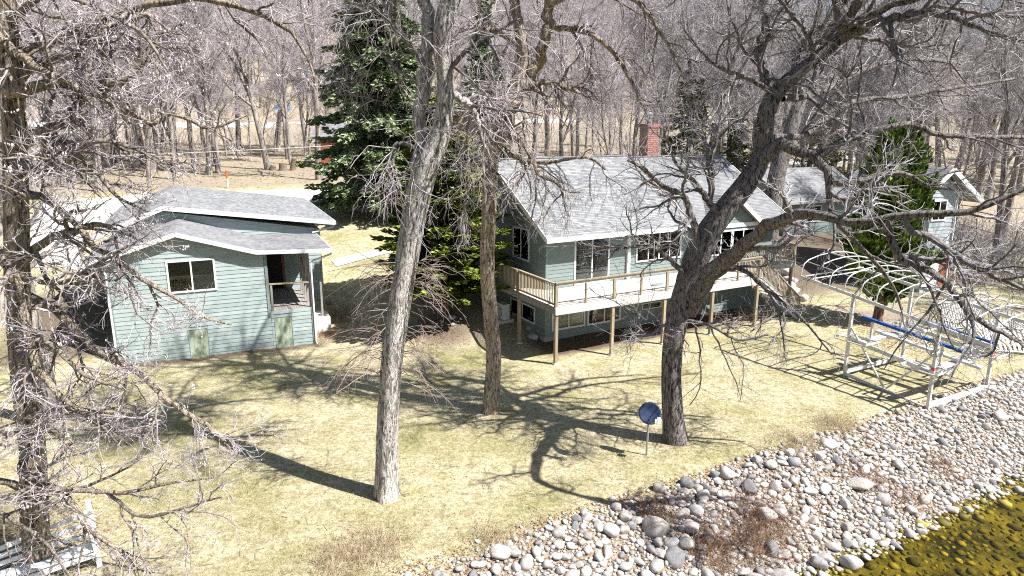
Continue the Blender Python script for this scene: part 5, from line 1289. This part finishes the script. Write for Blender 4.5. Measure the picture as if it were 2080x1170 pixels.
# ------------------------------------------------------------------ stones of the shore
def ico(sub):
    import bmesh
    bm_ = bmesh.new(); bmesh.ops.create_icosphere(bm_, subdivisions=sub, radius=1)
    bm_.verts.ensure_lookup_table()
    V_ = np.array([v_.co[:] for v_ in bm_.verts]); F_ = np.array([[v_.index for v_ in f.verts] for f in bm_.faces]); bm_.free()
    return V_, F_
def rock_shape(V_, r):
    V_ = V_.copy()
    sc = np.array([r.uniform(.85, 1.25), r.uniform(.7, 1.0), r.uniform(.5, .85)])
    d = np.ones(len(V_))
    for _ in range(5):
        k_ = r.normal(size=3) * r.uniform(.8, 2.2); d += .075 * np.sin(V_ @ k_ + r.uniform(0, 6))
    V_ = V_ * d[:, None]
    for _ in range(r.integers(5, 11)):                       # flattened faces
        nrm = r.normal(size=3); nrm /= np.linalg.norm(nrm); h = r.uniform(.58, .86); s_ = V_ @ nrm
        V_ -= np.clip(s_ - h, 0, None)[:, None] * nrm * .8
    return V_ * sc
IV2, IF2 = ico(2); IV3, IF3 = ico(3); IV1, IF1 = ico(1)
rr_ = np.random.default_rng(55)
shapes = [rock_shape(IV3, rr_) for _ in range(10)]
rock_me = []
for s_ in shapes:
    m_ = MB(); m_.add(s_, IF3); rock_me.append(m_.mesh('boulder', smooth=True))
shapes2 = [rock_shape(IV2, rr_) for _ in range(14)]; shapes1 = [rock_shape(IV1, rr_) for _ in range(12)]
stones = []; grid = {}
def try_stone(u, v, rad, ov):
    q = HF.W(u, v, 0); key = (int(q[0] // .5), int(q[1] // .5))
    for i in (-1, 0, 1):
        for j in (-1, 0, 1):
            for (x, y, r_) in grid.get((key[0] + i, key[1] + j), ()):
                if (x - q[0]) ** 2 + (y - q[1]) ** 2 < ((r_ + rad) * ov) ** 2:
                    return
    grid.setdefault(key, []).append((q[0], q[1], rad)); stones.append((q[0], q[1], rad))
brush_c = [atz(*b_) for b_ in ((1560, 1040, -.4), (1450, 1085, -.4), (1530, 1090, -.7), (1330, 1040, -.2), (1700, 865, -.05), (1620, 905, -.1), (1850, 985, -.5), (1760, 960, -.4), (1920, 920, -.4))]
for rad, cnt, ov in ((.30, 20, .90), (.21, 340, .80), (.15, 2600, .72), (.10, 11000, .68), (.065, 24000, .66)):
    for _ in range(cnt):
        u = rr_.uniform(-14, 26); v = -14.25 - 4.6 * rr_.beta(1.25, 1.1)
        if rad > .2 and u > 4 and rr_.uniform() < .72:
            continue
        left_ = np.clip((-1 - u) / 9, 0, 1)                  # the left end has bigger stones lying in leaf litter
        if rad < .16 and rr_.uniform() < 0 * left_ or v > -14.6 and rr_.uniform() < .6 or u < -9.5 and v > -15.4 and rr_.uniform() < .6 or u < -3 and v > -14.8 and rr_.uniform() < .4:
            continue
        q = HF.W(u, v, 0)
        if any((q[0] - b_[0]) ** 2 + (q[1] - b_[1]) ** 2 < .55 for b_ in brush_c[:6]) and rad < .3 and rr_.uniform() < .75:
            continue
        try_stone(u, v, rad * rr_.uniform(.75, 1.2) * (1.25 if u < 1 and rad > .15 else 1), ov)
def view_size(s_):
    z = s_[1]; return s_[2] / z if abs(1040 - lens(s_[0], s_[1])) < 1070 and s_[1] > 15.6 else 0
stones.sort(key=view_size, reverse=True)
for i, (x, y, rad) in enumerate(stones[:290]):
    o = put(rock_me[i % 10], 'boulder', 'rock'); o.location = (x, y, G(x, y) + rad * .28)
    o.rotation_euler = (rr_.uniform(-.35, .35), rr_.uniform(-.35, .35), rr_.uniform(0, 6.28)); o.scale = (rad,) * 3
    tag(o, 'rounded pale granite boulder lying in the stony bank along the lake', 'boulder', 'boulders along the shore')
def merged(lst, sh, F_, name, mat, sink=.25):
    m_ = MB()
    for i, (x, y, rad) in enumerate(lst):
        a = rr_.uniform(0, 6.28); ca, sa = cos(a), sin(a); V_ = sh[i % len(sh)] * rad
        V_ = np.stack([V_[:, 0] * ca - V_[:, 1] * sa, V_[:, 0] * sa + V_[:, 1] * ca, V_[:, 2]], 1)
        t1_ = rr_.uniform(-.3, .3); V_ = np.stack([V_[:, 0] * cos(t1_) + V_[:, 2] * sin(t1_), V_[:, 1], -V_[:, 0] * sin(t1_) + V_[:, 2] * cos(t1_)], 1)
        m_.add(V_ + [x, y, G(x, y) + rad * sink], F_)
    m_.build(name, mat, kind='stuff', smooth=True)
rest = stones[290:]
merged([s_ for s_ in rest if s_[2] > .10], shapes2, IF2, 'shore_stones', 'rock_many')
merged([s_ for s_ in rest if s_[2] <= .10], shapes1, IF1, 'shore_cobbles', 'rock_many')
peb = []
for _ in range(5000):
    u = rr_.uniform(-14, 25); v = -14.3 - 4.4 * rr_.beta(1.4, 1.1); q = HF.W(u, v, 0); peb.append((q[0], q[1], rr_.uniform(.02, .06)))
merged(peb, shapes1, IF1, 'shore_pebbles', 'rock_many', .4)
bed = []; grid = {}
stones = []
for rad, cnt in ((.26, 160), (.17, 2200), (.10, 9000)):
    for _ in range(cnt):
        try_stone(rr_.uniform(-13, 24), -18.4 - rr_.uniform(0, 7), rad * rr_.uniform(.7, 1.2), .9)
merged(stones, shapes1[:8], IF1, 'lake_bed_stones', 'rock_wet', 0)
# boulders of the bank behind the stairs, and by the evergreen
bl = [(u, v, r_) for u, v, r_ in ((17.9, .8, .55), (18.8, 1.2, .5), (19.6, .6, .45), (20.4, 1.6, .5), (18.2, 2.0, .55), (19.2, 2.4, .5), (20.2, 2.8, .45), (21.2, 2.2, .5), (17.8, 3.2, .5), (18.8, 3.6, .55), (19.9, 3.9, .5), (21.0, 3.7, .45), (22.0, 3.2, .5), (17.5, -.2, .4), (18.4, -.4, .38), (19.3, -.6, .4), (22.8, 4.4, .5), (21.8, 4.9, .5), (20.6, 5.2, .5), (16.9, .5, .42))]
for i, (u, v, r_) in enumerate(bl):
    q = HF.W(u, v, 0); o = put(rock_me[i % 10], 'bank_boulder', 'rock'); o.location = (q[0], q[1], G(q[0], q[1]) + r_ * .35); o.scale = (r_ * 1.1, r_, r_ * .95); o.rotation_euler = (0, 0, i * 1.7)
    tag(o, 'large grey boulder of the bank behind the deck stairs', 'boulder', 'boulders of the bank behind the stairs')
gl_ = [(915, 648, .24, 'pale round boulder at the foot of the yellow green evergreen'), (897, 655, .16, 'small pale stone left of the round boulder under the evergreen'), (920, 664, .15, 'small stone just below the round boulder under the evergreen'), (880, 668, .2, 'flat pale stone at the left end of the row under the evergreen'), (1085, 690, .32, 'flat grey stone in the shade beside the house corner'), (1075, 672, .26, 'dark stone above the flat grey one by the house corner'), (655, 640, .25, 'grey stone beside the cabin porch step'), (668, 620, .2, 'smaller grey stone behind the one by the porch step')]
for i, (px, py, r_, lab) in enumerate(gl_):
    q = hit(px, py); o = put(rock_me[(i + 3) % 10], 'garden_stone', 'rock'); o.location = (q[0], q[1], G(q[0], q[1]) + r_ * .3); o.scale = (r_ * 1.2, r_, r_ * .9); o.rotation_euler = (0, 0, i * 2.1)
    tag(o, lab, 'stone', 'loose stones by the houses')

# ------------------------------------------------------------------ dry brush, grass, leaves, fallen twigs
def tuft_obj(name, mat, label, c_, spread, n, hgt, seed, group, lean=.5, cat='bush'):
    r = np.random.default_rng(seed); base = (c_[0], c_[1], G(c_[0], c_[1]))
    xy = r.normal(size=(n, 2)) * spread + np.array(base[:2]); z = ground(xy[:, 0], xy[:, 1])
    d = np.concatenate([r.normal(size=(n, 2)) * lean, np.ones((n, 1))], 1); d /= np.linalg.norm(d, axis=1, keepdims=True)
    L = r.uniform(.4, 1, n)[:, None] * hgt
    P = np.empty((n, 4, 3)); P[:, 0] = np.concatenate([xy, z[:, None]], 1)
    for i in range(1, 4):
        d = d + r.normal(size=(n, 3)) * .2 + np.array([0, 0, -.12]); d /= np.linalg.norm(d, axis=1, keepdims=True); P[:, i] = P[:, i - 1] + d * L / 3
    R = np.linspace(.0055, .003, 4)[None] * np.ones((n, 1))
    P2, R2 = grow(P, R, 3, (.08, .25), (.3, 1), (.4, 1.1), 3, .2, 0, .8, .003, r)
    m_ = MB(); m_.tubes(P, R, 3); m_.tubes(P2, R2, 3)
    o = single(m_, name, mat, label, cat, base, group); return o
bl_ = [('rust brown dry bush spreading among the shore boulders, the largest of them', .62, 620, .75), ('rust brown dry bush left of the largest one on the shore', .42, 420, .6), ('low brown brush just below the largest dry bush on the shore', .4, 300, .5), ('thin brown brush at the left end of the stony bank', .35, 240, .5), ('straw coloured brush at the lawn edge below the boat lift', .5, 420, .5), ('straw coloured brush on the lawn edge right of the leaning oak', .5, 380, .5), ('sparse grey brush in the middle of the wide stony bank', .4, 220, .45), ('sparse brown brush higher on the wide stony bank', .4, 220, .45), ('sparse brush on the right part of the stony bank', .4, 220, .45)]
for i, (c_, (lab, sp_, n, h)) in enumerate(zip(brush_c, bl_)):
    tuft_obj('dry_bush', 'brush' if i not in (4, 5) else 'brush_pale', lab, c_, sp_, n, h, 400 + i, 'dry bushes on the shore')
for i, (px, py, sp_, n, h, lab) in enumerate(((760, 1120, .55, 900, .38, 'pale clump of dry grass at the bottom of the lawn below the forked tree'), (690, 1150, .45, 600, .35, 'pale clump of dry grass left of the one below the forked tree'), (1010, 1100, .4, 380, .28, 'thin dry grass at the left end of the boulders'), (690, 640, .5, 260, .5, 'reddish dry brush between the cabin and the evergreen'), (660, 690, .4, 220, .4, 'reddish dry brush at the cabin corner'))):
    c_ = hit(px, py); tuft_obj('dry_grass_clump', 'brush_pale' if i < 3 else 'brush', lab, c_, sp_, n, h, 420 + i, 'dry grass clumps', cat='grass')
def blades(name, mat, n, region, h, wdt, seed):
    r = np.random.default_rng(seed); xy = region(r, n); n = len(xy); z = ground(xy[:, 0], xy[:, 1])
    p = np.concatenate([xy, z[:, None] - .004], 1); a = r.uniform(0, 2 * pi, n)
    ln = np.stack([np.cos(a), np.sin(a), np.zeros(n)], 1); b2 = r.uniform(0, 2 * pi, n); tip = np.stack([np.cos(b2) * r.uniform(.3, 1.3, n), np.sin(b2) * r.uniform(.3, 1.3, n), np.ones(n)], 1)
    hh = r.uniform(.5, 1, n)[:, None] * h
    V_ = np.stack([p - ln * wdt, p + ln * wdt, p + tip * hh], 1).reshape(-1, 3)
    m_ = MB(); m_.add(V_, np.arange(n * 3).reshape(n, 3)); m_.build(name, mat, kind='stuff')
def lawn_region(r, n):
    y = 14 + 26 * r.beta(.9, 1.5, n); x = r.uniform(-.78, .75, n) * (y + 2)
    u, v = HF.uv(np.stack([x, y], -1)); cu, cv = CF.uv(np.stack([x, y], -1))
    ok = (v > -14.2 - .4 * r.uniform(0, 1, n)) & ~((u > -1) & (u < 17) & (v > -2.2)) & ~((cu > -.2) & (cu < 9.3) & (cv > -.15)) & (v < 12)
    return np.stack([x, y], -1)[ok]
blades('dry_grass', 'straw', 150000, lawn_region, .07, .006, 71)
def green_region(r, n):
    p = lawn_region(r, n); k_ = np.zeros(len(p))
    for px, py, s_ in ((520, 770, 1.6), (850, 880, 1.3), (1000, 890, 1.2), (1480, 925, 1.1), (1560, 690, 2.2), (300, 1000, 1.7), (450, 1000, 2.0), (800, 1080, .9), (1750, 700, 1.5), (250, 770, 1.3), (960, 730, 1.8), (380, 880, 1.8)):
        c_ = atz(px, py, 0); k_ = np.maximum(k_, np.exp(-((p[:, 0] - c_[0]) ** 2 + (p[:, 1] - c_[1]) ** 2) / s_ ** 2))
    return p[r.uniform(0, 1, len(p)) < np.maximum(k_, .10)]
blades('green_grass', 'green_blade', 110000, green_region, .07, .006, 72)
def leaves(n, region, seed, s0=.045):
    r = np.random.default_rng(seed); xy = region(r, n); n = len(xy); z = ground(xy[:, 0], xy[:, 1]) + .012
    p = np.concatenate([xy, z[:, None]], 1); a = r.uniform(0, 2 * pi, n); s_ = r.uniform(.5, 1.2, n)[:, None] * s0
    e1 = np.stack([np.cos(a), np.sin(a), r.uniform(-.4, .4, n)], 1) * s_; e2 = np.stack([-np.sin(a), np.cos(a), r.uniform(-.4, .4, n)], 1) * s_ * .6
    V_ = np.stack([p - e1, p + e2, p + e1, p - e2], 1).reshape(-1, 3); V_[:, 2] += .01
    return V_, np.arange(n * 4).reshape(n, 4)
def blob(px, py, s_):
    c_ = hit(px, py); return lambda r, n: r.normal(size=(n, 2)) * s_ + c_[:2]
m_ = MB()
m_.add(*leaves(26000, lambda r, n: np.array([HF.W(u, v, 0)[:2] for u, v in zip(r.uniform(-14, 26, n), -14.2 - 4 * r.beta(1.1, 1.5, n))]), 81, .04))
for px, py, s_, n in ((1820, 690, 1.2, 1500), (30, 1120, 1.1, 1800), (690, 660, .8, 900), (880, 680, .9, 900), (1100, 690, .7, 300), (1960, 640, 2, 1200)):
    m_.add(*leaves(n, blob(px, py, s_), 82 + n))
m_.add(*leaves(9000, lambda r, n: lawn_region(r, n)[:1400], 89, .03))
def far_leaf(r, n):
    u, v = r.uniform(-40, 60, n), r.uniform(45, 110, n); return np.stack([HF.O[0] + u * HF.u[0] + v * HF.v[0], HF.O[1] + u * HF.u[1] + v * HF.v[1]], -1)
m_.add(*leaves(9000, far_leaf, 90, .16))
m_.build('fallen_leaves', 'leaf', kind='stuff')
# underbrush of the wood
ru = np.random.default_rng(95)
n = 1700; uu = ru.uniform(-70, 110, n); vv = ru.uniform(56, 122, n)
P0 = np.stack([HF.O[0] + uu * HF.u[0] + vv * HF.v[0], HF.O[1] + uu * HF.u[1] + vv * HF.v[1]], -1); keep = np.array([clear(*p) and not (440 < lens(*p) < 690 and p[1] < 110) for p in P0]); P0 = P0[keep]; n = len(P0)
P = np.empty((n, 4, 3)); P[:, 0] = np.concatenate([P0, ground(P0[:, 0], P0[:, 1])[:, None]], 1); d = np.concatenate([ru.normal(size=(n, 2)) * .25, np.ones((n, 1))], 1)
for i in range(1, 4):
    d = d + ru.normal(size=(n, 3)) * .15; P[:, i] = P[:, i - 1] + d * ru.uniform(.5, 1.6, n)[:, None]
R = np.linspace(.035, .012, 4)[None] * np.ones((n, 1))
P2, R2 = grow(P, R, 6, (.6, 1.9), (.15, 1), (.4, 1.1), 3, .2, .03, .7, .012, ru)
P3, R3 = grow(P2, R2, 2, (.4, 1.1), (.2, 1), (.4, 1.1), 2, .2, .03, .7, .011, ru)
m_ = MB(); m_.tubes(P, R, 4); m_.tubes(P2, R2, 3); m_.tubes(P3, R3, 3); m_.build('underbrush', 'twig_wood', kind='stuff')
# bare thicket at the far right, beyond the lift and the dock sections
n = 1800; x = ru.uniform(19, 48, n); y = ru.uniform(32, 62, n); hu_, hv_ = HF.uv(np.stack([x, y], -1)); k_ = np.array([x_ > .64 * y_ and clear(x_, y_) or 18 < u_ < 33 and 1.5 < v_ < 11 and clear(x_, y_ + 4) for x_, y_, u_, v_ in zip(x, y, hu_, hv_)]); x, y = x[k_], y[k_]; n = len(x)
P = np.empty((n, 5, 3)); P[:, 0] = np.stack([x, y, ground(x, y)], -1); d = np.concatenate([ru.normal(size=(n, 2)) * .3, np.ones((n, 1))], 1)
for i in range(1, 5):
    d = d + ru.normal(size=(n, 3)) * .15; P[:, i] = P[:, i - 1] + d * ru.uniform(.3, .9, n)[:, None]
R = np.linspace(.03, .01, 5)[None] * np.ones((n, 1))
P2, R2 = grow(P, R, 7, (.5, 1.6), (.2, 1), (.4, 1.1), 4, .2, .03, .7, .009, ru); P3, R3 = grow(P2, R2, 3, (.25, .8), (.2, 1), (.4, 1.1), 2, .2, .03, .7, .008, ru)
m_ = MB(); m_.tubes(P, R, 4); m_.tubes(P2, R2, 3); m_.tubes(P3, R3, 3); m_.build('thicket', 'twig_dark', kind='stuff')
# branches lying in the shade under the deck stairs
for i, (u0, v0, u1, v1) in enumerate(((9.2, -2.4, 14.2, -2.2), (9.8, -2.9, 14.6, -3.6), (10.5, -1.6, 13.5, -2.8), (9.6, -3.6, 12.4, -2.0), (11.2, -3.9, 14.9, -2.7))):
    a, b_ = HF.W(u0, v0, .12), HF.W(u1, v1, .25); ln = resample([(*a, .05), (*((a + b_) / 2 + [0, .1, .12]), .04), (*b_, .02)], 10)
    m_ = MB(); m_.tubes(ln[None, :, :3], ln[None, :, 3], 6); P2, R2 = grow(ln[None, :, :3], ln[None, :, 3], 14, (.5, 1.4), (.1, 1), (.4, 1), 5, .15, .04, .5, .008, ru); m_.tubes(P2, R2, 4)
    P3, R3 = grow(P2, R2, 4, (.2, .5), (.1, 1), (.4, 1), 3, .15, .04, .5, .006, ru); m_.tubes(P3, R3, 3)
    single(m_, 'fallen_branch', 'branch_tan', 'brown fallen branch in the brush heap under the deck stairs', 'branch', tuple(a), 'fallen branches under the deck stairs', smooth=True)

# twigs blown down on the lawn
rt = np.random.default_rng(131); xy = lawn_region(rt, 1500)[:520]; n = len(xy)
P = np.empty((n, 4, 3)); P[:, 0] = np.concatenate([xy, ground(xy[:, 0], xy[:, 1])[:, None] + .02], 1); a_ = rt.uniform(0, 2 * pi, n); d = np.stack([np.cos(a_), np.sin(a_), np.zeros(n)], 1); L = rt.uniform(.1, .55, n)[:, None]
for i in range(1, 4):
    d = d + rt.normal(size=(n, 3)) * [.3, .3, .04]; d /= np.linalg.norm(d, axis=1, keepdims=True); P[:, i] = P[:, i - 1] + d * L / 3
m_ = MB(); m_.tubes(P, np.linspace(.009, .004, 4)[None] * np.ones((n, 1)), 3); m_.build('fallen_twigs', 'sprout', kind='stuff')
